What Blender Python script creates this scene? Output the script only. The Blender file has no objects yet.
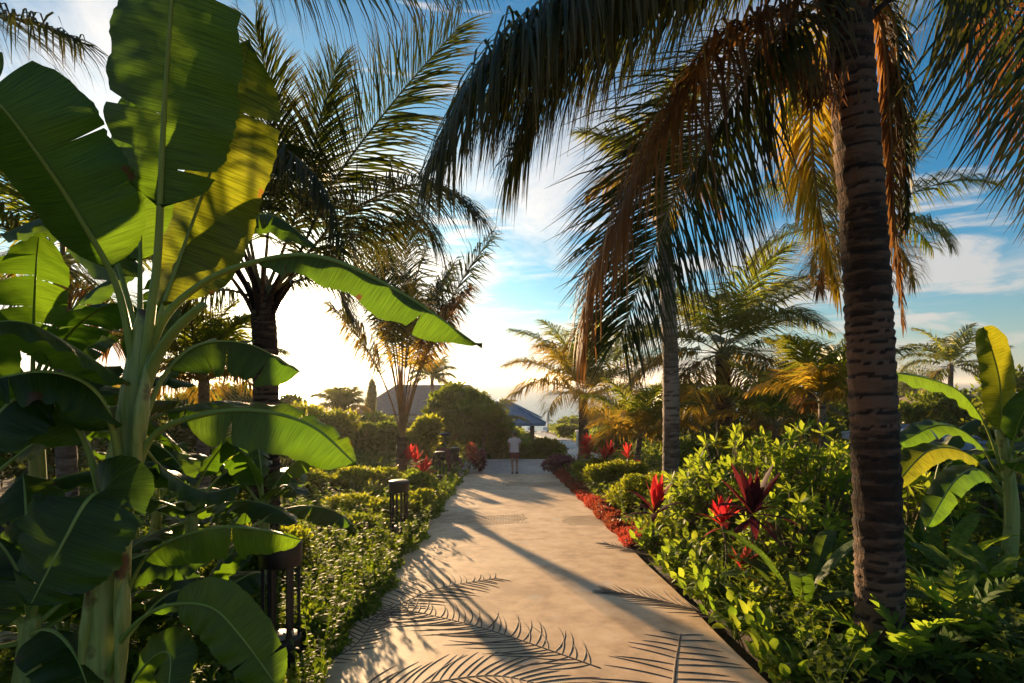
import bpy, math, random
import numpy as np
from mathutils import Vector
R = math.radians
random.seed(7)
rng = np.random.default_rng(7)
F, HZ, CZ = 569.0, 382.0, 1.85          # focal length in px, horizon row, eye height
SL = 0.0685                              # the garden falls this much per metre towards the sea
SC = bpy.context.scene
COL = SC.collection
def at(px, py, Y): return np.array([(px-512)*Y/F, Y, CZ-(py-HZ)*Y/F])
def gz(x, y):
    y = np.asarray(y, float)
    return np.where(y < 104, -SL*y, -SL*104-(y-104)*0.3)
def gp(px, Y):
    x = (px-512)*Y/F
    return np.array([x, Y, float(gz(x, Y))])
def nrm(a): return a/np.maximum(np.linalg.norm(a, axis=-1, keepdims=True), 1e-9)

# ------------------------------------------------------------------ scene graph helpers
def thing(name, label, cat, loc=(0,0,0), group=None, rotz=0):
    o = bpy.data.objects.new(name, None); COL.objects.link(o)
    o.empty_display_size = 0.1
    o.location = loc; o.rotation_euler = (0,0,rotz); o['label'] = label; o['category'] = cat
    if group: o['group'] = group
    return o
def tag(o, label, cat, group=None):
    o['label'] = label; o['category'] = cat
    if group: o['group'] = group
    return o
def dup(root, loc, rotz=0, scale=1.0, label=None, group=None):
    r = root.copy(); COL.objects.link(r); r.location = loc; r.rotation_euler = (0,0,rotz)
    r.scale = (scale,)*3 if not hasattr(scale, '__len__') else scale
    if label: r['label'] = label
    if group: r['group'] = group
    for ch in list(root.children):
        c = ch.copy(); COL.objects.link(c); c.parent = r
        for g in list(ch.children):
            d = g.copy(); COL.objects.link(d); d.parent = c
    return r

class NB:
    """numpy mesh collector: quads, per-point value 'v', uv"""
    def __init__(s): s.P=[]; s.Q=[]; s.V=[]; s.U=[]; s.M=[]; s.n=0
    def add(s, P, Q, v=0.5, uv=None, mat=0):
        P = np.asarray(P, float).reshape(-1,3); Q = np.asarray(Q, int).reshape(-1,4)
        s.P.append(P); s.Q.append(Q+s.n); s.V.append(np.broadcast_to(np.asarray(v, float), (len(P),)).copy())
        s.U.append(np.zeros((len(P),2)) if uv is None else np.asarray(uv, float).reshape(-1,2))
        s.M.append(np.full(len(Q), mat)); s.n += len(P)
    def grid(s, G, v=0.5, uv=None, mat=0, close=False):
        """G: (n,m,3)"""
        n, m = G.shape[:2]
        i = np.arange(n-1)[:,None]; j = np.arange(m if close else m-1)[None,:]
        j2 = (j+1) % m
        q = np.stack([i*m+j, i*m+j2, (i+1)*m+j2, (i+1)*m+j], -1)
        if uv is None:
            a, b = np.meshgrid(np.linspace(0,1,n), np.linspace(0,1,m), indexing='ij'); uv = np.stack([a,b],-1)
        s.add(G, q, v, uv, mat)
    def box(s, c, d, rz=0, mat=0, v=.5):
        c = np.asarray(c, float); h = np.asarray(d, float)/2
        p = np.array([[x,y,z] for z in (-1,1) for x,y in ((-1,-1),(1,-1),(1,1),(-1,1))])*h
        cs, sn = math.cos(rz), math.sin(rz)
        p = np.stack([p[:,0]*cs-p[:,1]*sn, p[:,0]*sn+p[:,1]*cs, p[:,2]],-1)+c
        s.add(p, [[3,2,1,0],[4,5,6,7],[0,1,5,4],[1,2,6,5],[2,3,7,6],[3,0,4,7]], v, None, mat)
    def build(s, name, mats, parent=None, origin=(0,0,0), smooth=True, sharp=None):
        P = np.concatenate(s.P)-np.asarray(origin); Q = np.concatenate(s.Q)
        me = bpy.data.meshes.new(name)
        me.vertices.add(len(P)); me.vertices.foreach_set('co', P.ravel())
        me.loops.add(Q.size); me.loops.foreach_set('vertex_index', Q.ravel())
        me.polygons.add(len(Q)); me.polygons.foreach_set('loop_start', np.arange(len(Q))*4)
        me.polygons.foreach_set('loop_total', np.full(len(Q),4))
        me.polygons.foreach_set('use_smooth', np.full(len(Q), bool(smooth)))
        me.polygons.foreach_set('material_index', np.concatenate(s.M))
        a = me.attributes.new('v', 'FLOAT', 'POINT'); a.data.foreach_set('value', np.concatenate(s.V))
        uvl = me.uv_layers.new(name='UVMap'); uvl.data.foreach_set('uv', np.concatenate(s.U)[Q.ravel()].ravel())
        me.update(calc_edges=True)
        me.validate(clean_customdata=False)
        for m in (mats if isinstance(mats, (list,tuple)) else [mats]): me.materials.append(m)
        o = bpy.data.objects.new(name, me); COL.objects.link(o)
        if parent is not None: o.parent = parent
        return o

def catmull(pts, n):
    P = np.array([np.asarray(p, float) for p in pts]); k = len(P)
    P = np.vstack([2*P[0]-P[1], P, 2*P[-1]-P[-2]])
    # arc-length-ish resample
    out = []
    for i in range(1, k):
        t = np.linspace(0,1,24,endpoint=(i==k-1))[:,None]
        a,b,c,d = P[i-1],P[i],P[i+1],P[i+2]
        out.append(.5*((2*b)+(-a+c)*t+(2*a-5*b+4*c-d)*t**2+(-a+3*b-3*c+d)*t**3))
    C = np.vstack(out); s = np.r_[0, np.cumsum(np.linalg.norm(np.diff(C,axis=0),axis=1))]
    u = np.linspace(0, s[-1], n)
    return np.stack([np.interp(u, s, C[:,i]) for i in range(3)],-1)
def tangents(C): return nrm(np.gradient(C, axis=0))
def tube(nb, C, rad, m=8, mat=0, v=.5, cap=True, flat=1.0, vs=None):
    C = np.asarray(C, float); n = len(C); T = tangents(C); rad = np.broadcast_to(rad, (n,))
    up = np.array([0,0,1.]) if abs(T[0][2]) < .9 else np.array([1.,0,0])
    A = np.zeros((n,3)); a = nrm(np.cross(T[0], up)); 
    for i in range(n):
        a = nrm(a-T[i]*np.dot(a,T[i])); A[i] = a
    B = np.cross(T, A); th = np.linspace(0, 2*np.pi, m, endpoint=False)
    G = C[:,None]+rad[:,None,None]*(np.cos(th)[None,:,None]*A[:,None]+flat*np.sin(th)[None,:,None]*B[:,None])
    if cap:
        G = np.concatenate([C[None,:1].repeat(m,1), G, C[None,-1:].repeat(m,1)],0)
    nb.grid(G, v, None, mat, close=True)
def lathe(nb, prof, m=32, c=(0,0,0), mat=0, v=.5):
    th = np.linspace(0,2*np.pi,m,endpoint=False); pr = np.array(prof, float)
    G = np.stack([pr[:,:1]*np.cos(th), pr[:,:1]*np.sin(th), pr[:,1:2].repeat(m,1)],-1)+np.asarray(c)
    nb.grid(G, v, None, mat, close=True)

def ribbons(nb, P, D, S, L, W, prof, droop=0.0, fold=0.0, mat=0, v=None, grav=None, kink=None):
    """N leaf ribbons. P base, D direction, S side, L length, W width; prof: width at each station"""
    N = len(P); prof = np.asarray(prof, float); ns = len(prof)-1
    L = np.broadcast_to(L,(N,)).astype(float); W = np.broadcast_to(W,(N,)).astype(float)
    droop = np.broadcast_to(droop,(N,)).astype(float)
    g = np.array([0,0,-1.]) if grav is None else grav
    D = nrm(np.array(D,float)); S = nrm(S-D*(S*D).sum(-1,keepdims=True)); p = np.array(P,float)
    if v is None: v = rng.random(N)
    cols = 3 if fold else 2
    G = np.zeros((N, ns+1, cols, 3))
    for k in range(ns+1):
        Nn = np.cross(S, D); w = (W*prof[k]/2)[:,None]
        if fold:
            c, sn = math.cos(fold), math.sin(fold)
            G[:,k,0] = p-S*w*c+Nn*w*sn; G[:,k,1] = p; G[:,k,2] = p+S*w*c+Nn*w*sn
        else:
            G[:,k,0] = p-S*w; G[:,k,1] = p+S*w
        p = p+D*(L/ns)[:,None]
        D = nrm(D+g*(droop/ns*(1+ (k/ns)))[:,None]); S = nrm(S-D*(S*D).sum(-1,keepdims=True))
    base = (np.arange(N)*(ns+1)*cols)[:,None,None]
    k = np.arange(ns)[None,:,None]; j = np.arange(cols-1)[None,None,:]
    q = np.stack([base+k*cols+j, base+k*cols+j+1, base+(k+1)*cols+j+1, base+(k+1)*cols+j],-1)
    uv = np.zeros((N,ns+1,cols,2)); uv[...,0] = (np.arange(ns+1)/ns)[None,:,None]; uv[...,1] = np.linspace(-1,1,cols)[None,None,:]
    nb.add(G, q, np.repeat(v,(ns+1)*cols), uv, mat)

# ------------------------------------------------------------------ materials
def newmat(name):
    m = bpy.data.materials.new(name); m.use_nodes = True; nt = m.node_tree; nt.nodes.clear()
    return m, nt, nt.nodes.new, nt.links.new
def ramp(N, stops):
    r = N('ShaderNodeValToRGB'); e = r.color_ramp.elements
    while len(e) < len(stops): e.new(0.5)
    for el, (p, c) in zip(e, stops): el.position = p; el.color = (*c, 1)
    return r
def leafmat(name, c0, c1, t0, t1, tr=.45, rough=.4, spec=.35, stripes=0, tip=None, noise=3.0, blot=None):
    """c0..c1 reflected colours over leaf variation, t0..t1 transmitted colours"""
    m, nt, N, Lk = newmat(name)
    out = N('ShaderNodeOutputMaterial'); at_ = N('ShaderNodeAttribute'); at_.attribute_name = 'v'
    tc = N('ShaderNodeTexCoord'); ns = N('ShaderNodeTexNoise'); ns.inputs['Scale'].default_value = noise; ns.inputs['Detail'].default_value = 4
    Lk(tc.outputs['Object'], ns.inputs['Vector'])
    ad = N('ShaderNodeMath'); ad.operation = 'MULTIPLY_ADD'; Lk(ns.outputs['Fac'], ad.inputs[0]); ad.inputs[1].default_value = .9
    sb = N('ShaderNodeMath'); sb.operation = 'MULTIPLY_ADD'; Lk(at_.outputs['Fac'], sb.inputs[0]); sb.inputs[1].default_value = .75; sb.inputs[2].default_value = -.32
    Lk(sb.outputs[0], ad.inputs[2])
    r1 = ramp(N, [(0,c0),(1,c1)]); r2 = ramp(N, [(0,t0),(1,t1)])
    Lk(ad.outputs[0], r1.inputs[0]); Lk(ad.outputs[0], r2.inputs[0])
    a, b = r1.outputs[0], r2.outputs[0]
    uv = N('ShaderNodeUVMap'); sx = N('ShaderNodeSeparateXYZ'); Lk(uv.outputs[0], sx.inputs[0])
    bump = None
    if stripes:
        nv = N('ShaderNodeTexNoise'); nv.noise_dimensions = '2D'; mp = N('ShaderNodeMapping'); mp.inputs['Scale'].default_value = (stripes, 1.2, 1)
        Lk(uv.outputs[0], mp.inputs[0]); Lk(mp.outputs[0], nv.inputs['Vector']); nv.inputs['Scale'].default_value = 1; nv.inputs['Detail'].default_value = 2
        mr = N('ShaderNodeMapRange'); Lk(nv.outputs['Fac'], mr.inputs[0]); mr.inputs[1].default_value=.3; mr.inputs[2].default_value=.7; mr.inputs[3].default_value=.62; mr.inputs[4].default_value=1.3
        for q in (0,1):
            mx = N('ShaderNodeVectorMath'); mx.operation = 'SCALE'; Lk((a,b)[q], mx.inputs[0]); Lk(mr.outputs[0], mx.inputs['Scale'])
            if q: b = mx.outputs[0]
            else: a = mx.outputs[0]
        bump = N('ShaderNodeBump'); bump.inputs['Strength'].default_value = .35; bump.inputs['Distance'].default_value = .01; Lk(nv.outputs['Fac'], bump.inputs['Height'])
    if tip:
        # tip colour towards the leaf end / dry margin
        rt = N('ShaderNodeMapRange'); Lk(sx.outputs[0], rt.inputs[0]); rt.inputs[1].default_value = tip[1]; rt.inputs[2].default_value = 1.0
        tm = N('ShaderNodeMath'); tm.operation='MULTIPLY'; Lk(rt.outputs[0], tm.inputs[0]); Lk(ns.outputs['Fac'], tm.inputs[1]); tm.inputs[1].default_value = 1
        for q in (0,1):
            mx = N('ShaderNodeMix'); mx.data_type='RGBA'; Lk(tm.outputs[0], mx.inputs[0]); Lk((a,b)[q], mx.inputs[6]); mx.inputs[7].default_value = (*[x*(1.0,1.3)[q] for x in tip[0]],1)
            if q: b = mx.outputs[2]
            else: a = mx.outputs[2]
    if blot:
        # brown dry blotches concentrated at the blade margin
        n2 = N('ShaderNodeTexNoise'); n2.inputs['Scale'].default_value = 7; n2.inputs['Detail'].default_value = 6; Lk(tc.outputs['Object'], n2.inputs['Vector'])
        ab = N('ShaderNodeMath'); ab.operation='ABSOLUTE'; Lk(sx.outputs[1], ab.inputs[0])
        mm = N('ShaderNodeMath'); mm.operation='MULTIPLY_ADD'; Lk(ab.outputs[0], mm.inputs[0]); mm.inputs[1].default_value=.24; Lk(n2.outputs['Fac'], mm.inputs[2])
        r3 = N('ShaderNodeMapRange'); Lk(mm.outputs[0], r3.inputs[0]); r3.inputs[1].default_value=.89; r3.inputs[2].default_value=.94
        for q in (0,1):
            mx = N('ShaderNodeMix'); mx.data_type='RGBA'; Lk(r3.outputs[0], mx.inputs[0]); Lk((a,b)[q], mx.inputs[6]); mx.inputs[7].default_value = (*blot,1)
            if q: b = mx.outputs[2]
            else: a = mx.outputs[2]
    pb = N('ShaderNodeBsdfPrincipled'); pb.inputs['Roughness'].default_value = rough; pb.inputs['Specular IOR Level'].default_value = spec
    tb = N('ShaderNodeBsdfTranslucent'); mix = N('ShaderNodeMixShader'); mix.inputs[0].default_value = tr
    Lk(a, pb.inputs['Base Color']); Lk(b, tb.inputs['Color'])
    if bump: Lk(bump.outputs[0], pb.inputs['Normal'])
    Lk(pb.outputs[0], mix.inputs[1]); Lk(tb.outputs[0], mix.inputs[2]); Lk(mix.outputs[0], out.inputs['Surface'])
    return m
def solid(name, c0, c1=None, rough=.7, scale=8, bump=0, metal=0, spec=.3, stretch=(1,1,1), detail=6, dist=.02):
    m, nt, N, Lk = newmat(name)
    out = N('ShaderNodeOutputMaterial'); pb = N('ShaderNodeBsdfPrincipled'); Lk(pb.outputs[0], out.inputs[0])
    tc = N('ShaderNodeTexCoord'); mp = N('ShaderNodeMapping'); mp.inputs['Scale'].default_value = stretch; Lk(tc.outputs['Object'], mp.inputs[0])
    ns = N('ShaderNodeTexNoise'); ns.inputs['Scale'].default_value = scale; ns.inputs['Detail'].default_value = detail; Lk(mp.outputs[0], ns.inputs['Vector'])
    r = ramp(N, [(.3,c0),(.7,c1 or c0)]); Lk(ns.outputs['Fac'], r.inputs[0]); Lk(r.outputs[0], pb.inputs['Base Color'])
    pb.inputs['Roughness'].default_value = rough; pb.inputs['Metallic'].default_value = metal; pb.inputs['Specular IOR Level'].default_value = spec
    if bump:
        b = N('ShaderNodeBump'); b.inputs['Strength'].default_value = bump; b.inputs['Distance'].default_value = dist
        Lk(ns.outputs['Fac'], b.inputs['Height']); Lk(b.outputs[0], pb.inputs['Normal'])
    return m
M = {}
M['banana'] = leafmat('banana_leaf', (.009,.028,.005),(.024,.055,.008),(.06,.17,.006),(.20,.34,.012), tr=.5, rough=.4, spec=.5, stripes=260, noise=1.6, blot=(.13,.055,.018))
M['banana_young'] = leafmat('banana_leaf_yellowing', (.025,.05,.006),(.06,.085,.010),(.10,.18,.008),(.36,.33,.012), tr=.55, rough=.38, stripes=150, noise=2.2, blot=(.3,.12,.02))
M['petiole'] = leafmat('banana_stalk', (.20,.27,.04),(.31,.36,.075),(.2,.26,.05),(.3,.34,.07), tr=.12, rough=.45, noise=6)
M['pstem'] = None
M['palm_lit'] = leafmat('palm_leaflet_lit', (.03,.06,.01),(.09,.12,.02),(.17,.28,.015),(.46,.44,.03), tr=.45, rough=.45, tip=((.25,.14,.03),.5), noise=2)  # brighter leaflet copy: sunlight on the farther palms is put into the colour
M['palm'] = leafmat('palm_leaflet_shaded', (.012,.026,.007),(.036,.052,.011),(.04,.075,.006),(.12,.13,.010), tr=.34, rough=.42, tip=((.20,.12,.03),.55), noise=2)  # darker leaflet copy: shade of the near crowns is put into the colour
M['palm_y'] = leafmat('palm_leaflet_yellow', (.09,.10,.015),(.22,.17,.03),(.42,.36,.02),(.8,.5,.04), tr=.5, rough=.45, tip=((.35,.17,.03),.3), noise=2)
M['palm_b'] = leafmat('palm_leaflet_dry', (.08,.045,.02),(.22,.14,.07),(.28,.11,.02),(.60,.29,.08), tr=.42, rough=.6, noise=3)
M['palm_bd'] = leafmat('palm_leaflet_dark_dry', (.05,.03,.014),(.12,.07,.03),(.16,.06,.012),(.32,.13,.03), tr=.4, rough=.65, noise=3)
M['rachis'] = solid('palm_midrib', (.16,.15,.05),(.28,.22,.10), rough=.5, scale=10)
M['rachis_y'] = solid('palm_stalk_bronze', (.22,.12,.04),(.38,.22,.08), rough=.6, scale=6)
M['rachis_b'] = solid('palm_midrib_dry', (.13,.08,.035),(.26,.16,.08), rough=.7, scale=10)
M['shrub_g'] = leafmat('shrub_leaf', (.035,.075,.012),(.085,.13,.02),(.17,.28,.012),(.42,.45,.03), tr=.44, rough=.58, spec=.22, noise=1.5)
M['shrub_d'] = leafmat('dark_shrub_leaf', (.035,.07,.012),(.085,.115,.02),(.15,.24,.015),(.38,.38,.03), tr=.43, rough=.45, noise=1)
M['shrub_y'] = leafmat('yellow_green_leaf', (.06,.11,.012),(.15,.18,.02),(.30,.40,.012),(.65,.60,.035), tr=.5, rough=.55, spec=.22, noise=2)
M['light_g'] = leafmat('light_green_leaf', (.06,.12,.014),(.13,.20,.028),(.28,.42,.02),(.58,.64,.045), tr=.48, rough=.55, spec=.15, noise=2)
M['cover'] = leafmat('groundcover_leaf', (.035,.08,.010),(.085,.14,.018),(.16,.30,.012),(.42,.48,.03), tr=.44, rough=.62, spec=.2, noise=1.2)
M['red'] = leafmat('red_leaf', (.22,.012,.018),(.50,.04,.035),(.55,.02,.035),(.95,.09,.06), tr=.5, rough=.6, spec=.08, noise=3)
M['burg'] = leafmat('burgundy_leaf', (.035,.015,.018),(.10,.02,.03),(.12,.012,.02),(.26,.035,.035), tr=.32, rough=.6, spec=.06, noise=3)
M['redcover'] = leafmat('red_orange_leaf', (.07,.035,.015),(.30,.05,.035),(.2,.07,.02),(.65,.08,.05), tr=.45, rough=.5, noise=1.3)
M['purple'] = leafmat('purple_leaf', (.07,.02,.045),(.16,.05,.08),(.3,.05,.14),(.4,.12,.18), tr=.35, rough=.45, noise=2)
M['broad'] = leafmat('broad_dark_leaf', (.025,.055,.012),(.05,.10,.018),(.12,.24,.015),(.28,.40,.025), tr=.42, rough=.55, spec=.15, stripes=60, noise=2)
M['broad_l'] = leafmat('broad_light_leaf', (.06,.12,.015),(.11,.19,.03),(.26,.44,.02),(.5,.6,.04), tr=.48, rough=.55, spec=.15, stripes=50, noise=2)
M['bark'] = solid('twig_bark', (.10,.075,.05),(.2,.15,.10), rough=.85, scale=15, bump=.4)
M['soil'] = solid('soil', (.03,.02,.012),(.075,.05,.03), rough=.95, scale=5, bump=.8, dist=.05)
M['metal'] = solid('bronze_paint', (.011,.009,.008),(.018,.014,.012), rough=.5, scale=20, spec=.5)
M['captop_sunlit'] = solid('bollard_cap_top_sunlit', (.38,.27,.18),(.5,.37,.25), rough=.5, scale=12)  # pale colour paints in the sunlight falling on the cap's top
M['lens'] = solid('bollard_disc', (.35,.24,.17),(.45,.32,.22), rough=.4)
def make_stem_mat():
    m, nt, N, Lk = newmat('pseudostem'); out = N('ShaderNodeOutputMaterial'); pb = N('ShaderNodeBsdfPrincipled'); Lk(pb.outputs[0], out.inputs[0])
    tc = N('ShaderNodeTexCoord'); mp = N('ShaderNodeMapping'); mp.inputs['Scale'].default_value = (22,22,1.6); Lk(tc.outputs['Object'], mp.inputs[0])
    n1 = N('ShaderNodeTexNoise'); n1.inputs['Scale'].default_value = 2; n1.inputs['Detail'].default_value = 5; Lk(mp.outputs[0], n1.inputs['Vector'])
    r1 = ramp(N, [(.3,(.20,.24,.045)),(.55,(.33,.35,.08)),(.75,(.42,.35,.10))]); Lk(n1.outputs['Fac'], r1.inputs[0])
    n2 = N('ShaderNodeTexNoise'); n2.inputs['Scale'].default_value = 5; n2.inputs['Detail'].default_value = 8; Lk(tc.outputs['Object'], n2.inputs['Vector'])
    mr = N('ShaderNodeMapRange'); Lk(n2.outputs['Fac'], mr.inputs[0]); mr.inputs[1].default_value=.57; mr.inputs[2].default_value=.66
    mx = N('ShaderNodeMix'); mx.data_type='RGBA'; Lk(mr.outputs[0], mx.inputs[0]); Lk(r1.outputs[0], mx.inputs[6]); mx.inputs[7].default_value=(.10,.045,.02,1)
    Lk(mx.outputs[2], pb.inputs['Base Color']); pb.inputs['Roughness'].default_value=.5
    b = N('ShaderNodeBump'); b.inputs['Strength'].default_value=.4; b.inputs['Distance'].default_value=.01; Lk(n1.outputs['Fac'], b.inputs['Height']); Lk(b.outputs[0], pb.inputs['Normal'])
    return m
M['pstem'] = make_stem_mat()
def make_trunk_mat(name, a, b_, c, zs=14):
    m, nt, N, Lk = newmat(name); out = N('ShaderNodeOutputMaterial'); pb = N('ShaderNodeBsdfPrincipled'); Lk(pb.outputs[0], out.inputs[0])
    tc = N('ShaderNodeTexCoord'); mp = N('ShaderNodeMapping'); mp.inputs['Scale'].default_value = (3,3,zs); Lk(tc.outputs['Object'], mp.inputs[0])
    n1 = N('ShaderNodeTexNoise'); n1.inputs['Scale'].default_value = 1.4; n1.inputs['Detail'].default_value = 8; n1.inputs['Roughness'].default_value=.65; Lk(mp.outputs[0], n1.inputs['Vector'])
    at_ = N('ShaderNodeAttribute'); at_.attribute_name='v'
    ad = N('ShaderNodeMath'); ad.operation='MULTIPLY_ADD'; Lk(at_.outputs['Fac'], ad.inputs[0]); ad.inputs[1].default_value=.62; Lk(n1.outputs['Fac'], ad.inputs[2])
    r1 = ramp(N, [(.42,a),(.75,b_),(1.0,c)]); Lk(ad.outputs[0], r1.inputs[0]); Lk(r1.outputs[0], pb.inputs['Base Color']); pb.inputs['Roughness'].default_value=.85; pb.inputs['Specular IOR Level'].default_value=.2
    n3 = N('ShaderNodeTexNoise'); n3.inputs['Scale'].default_value = 1; n3.inputs['Detail'].default_value = 6; m3 = N('ShaderNodeMapping'); m3.inputs['Scale'].default_value=(45,45,9); Lk(tc.outputs['Object'], m3.inputs[0]); Lk(m3.outputs[0], n3.inputs['Vector'])
    sm = N('ShaderNodeMath'); sm.operation='ADD'; Lk(n1.outputs['Fac'], sm.inputs[0]); Lk(n3.outputs['Fac'], sm.inputs[1])
    b = N('ShaderNodeBump'); b.inputs['Strength'].default_value=.8; b.inputs['Distance'].default_value=.02; Lk(sm.outputs[0], b.inputs['Height']); Lk(b.outputs[0], pb.inputs['Normal'])
    return m
M['trunk'] = make_trunk_mat('palm_trunk', (.012,.008,.006),(.045,.027,.018),(.16,.095,.06))
M['trunk_l'] = make_trunk_mat('palm_trunk_pale', (.045,.033,.025),(.14,.105,.08),(.29,.23,.18))

# ------------------------------------------------------------------ plants
def frond_mesh(nb, ctrl, ll=.9, n=70, up=None, lift=.15, droop=1.2, wid=.032, start=.2, ang=(68,28), rr=.022, mat=0, rmat=1, seg=4, jit=.12, back=0, missing=0.0, sides=(-1,1)):
    C = catmull(ctrl, 60); T = tangents(C)
    U = np.array([0,0,1.]) if up is None else nrm(np.asarray(up, float))
    tube(nb, C, rr*(.15+.85*(1-np.linspace(0,1,60)))+rr*1.5*np.maximum(0,1-np.linspace(0,1,60)*7)**2, m=6, mat=rmat, flat=.7)
    t = np.linspace(start, .995, n)+rng.normal(0, .2/n, n); t = np.clip(t, start, 1)
    for sd in sides:
        keep = rng.random(n) > missing; tt = t[keep]; k = len(tt)
        P = np.stack([np.interp(tt, np.linspace(0,1,60), C[:,i]) for i in range(3)],-1)
        Tt = nrm(np.stack([np.interp(tt, np.linspace(0,1,60), T[:,i]) for i in range(3)],-1))
        S = nrm(np.cross(Tt, U[None]))*sd; Nn = np.cross(S, Tt)*sd
        a = np.radians(np.interp(tt, [start,1], ang))[:,None]
        D = np.cos(a)*Tt+np.sin(a)*S+lift*Nn+rng.normal(0, jit, (k,3))
        u = (tt-start)/(1-start)
        L = ll*(np.minimum(1, .45+2.6*u)*(1-.62*np.maximum(0,u-.45)/.55))*(1+rng.normal(0,.07,k))
        ribbons(nb, P, D, Tt+0.35*Nn, L, wid*(1-.35*u)*(1+rng.normal(0,.1,k)), [.55,1,.9,.6,.08] if seg==4 else [.7,1,.08], droop=droop*(1+rng.normal(0,.25,k)), mat=mat)
def auto_ctrl(base, az, el, length, bend=1.1, k=6):
    p = np.array(base, float); pts = [p.copy()]; e = el
    for i in range(k):
        d = np.array([math.cos(az)*math.cos(e), math.sin(az)*math.cos(e), math.sin(e)])
        p = p+d*length/k; pts.append(p.copy()); e -= bend/k*(.5+i/k)
    return pts
def trunk_mesh(nb, ctrl, r0, r1, ring=.09, flare=1.35, m=28, amp=.05, n=None):
    C0 = catmull(ctrl, 40); Ln = np.sum(np.linalg.norm(np.diff(C0,axis=0),axis=1)); n = n or int(Ln/(ring/5))+2
    C = catmull(ctrl, n); T = tangents(C); th = np.linspace(0,2*np.pi,m,endpoint=False)
    s = np.linspace(0, Ln, n); A = nrm(np.cross(T, np.array([0,1.,0]))); B = np.cross(T, A)
    r = np.interp(s, [0, .5, Ln], [r0*flare, r0, r1])
    ph = (s[:,None]+.010*np.sin(th*2+s[:,None]*7)+.006*np.sin(th*3-s[:,None]*23)+.0035*np.sin(th*11+s[:,None]*61))/ring
    ph = ph+.55*np.sin(ph*.7)+.3*np.sin(ph*.23)
    saw = ph-np.floor(ph)
    prof = np.where(saw < .8, saw/.8*.9, (1-saw)/.2*.9)
    rad = r[:,None]*(1+amp*(prof-.5)+.02*np.sin(th*5+np.floor(ph)*2.3)+.012*np.sin(th*9+s[:,None]*11))
    G = C[:,None]+rad[...,None]*(np.cos(th)[None,:,None]*A[:,None]+np.sin(th)[None,:,None]*B[:,None])
    nb.grid(G, np.where(saw>.84, .1, .25+.45*(np.sin(np.floor(ph)*12.9)*.5+.5)+.3*prof).ravel(), None, 0, close=True)
def frond_obj(parent, org, name='frond', mats=('palm','rachis'), **k):
    k['n'] = int(k.get('n',70)*2.0); k['ll'] = k.get('ll',.9)*1.38; k['wid'] = k.get('wid',.032)*.72
    nb = NB(); frond_mesh(nb, **k); return nb.build(name, [M[x] for x in mats], parent, org)

def generic_palm(label, base, crown, r=.14, nf=16, flen=3.4, ll=.75, n=45, el=(80,-25), bend=1.3, dead=2, name='coconut_palm', cat='palm tree', mat='palm_lit', tr='trunk_l', wid=.036, droop=1.1, seg=2, group=None, seed=1, yellow=3, start=.2, trunk=True, rr=.026, rm=None):
    global rng
    keep = rng; rng = np.random.default_rng(seed)
    base = np.asarray(base, float); crown = np.asarray(crown, float)
    t = thing(name, label, cat, tuple(base), group)
    if trunk:
        nb = NB(); mid = (base+crown)/2+np.array([rng.normal(0,.05),0,0]); b0 = base.copy(); b0[2] -= .1
        trunk_mesh(nb, [b0, mid, crown], r, r*.8, ring=.1, m=14, n=max(24,int(np.linalg.norm(crown-base)/.035)), amp=.09)
        nb.build('trunk', M[tr], t, base)
    wid *= 1.35; ll *= 1.12
    for i in range(nf):
        u = (i+.5)/nf; az = i*2.39996+rng.normal(0,.15); e = R(el[0]+(el[1]-el[0])*u)+rng.normal(0,.06)
        L = flen*(.75+.3*math.sin(math.pi*min(1,u+.2)))*(1+rng.normal(0,.05))
        ct = auto_ctrl(crown+np.array([0,0,-.05]), az, e, L, bend*(.8+.5*u))
        mt = ('palm_b','rachis_b') if i >= nf-dead else (('palm_y','rachis') if i >= nf-dead-yellow else (mat,'rachis'))
        o = frond_obj(t, base, mats=mt, ctrl=ct, ll=ll, n=n, droop=droop*(1+.8*u), wid=wid, rr=rr, seg=seg, start=start)
        if rm: o.data.materials[1] = M[rm]
        if mt[0] == 'palm_b': o['label'] = 'dry brown frond'
    rng = keep
    return t

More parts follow.
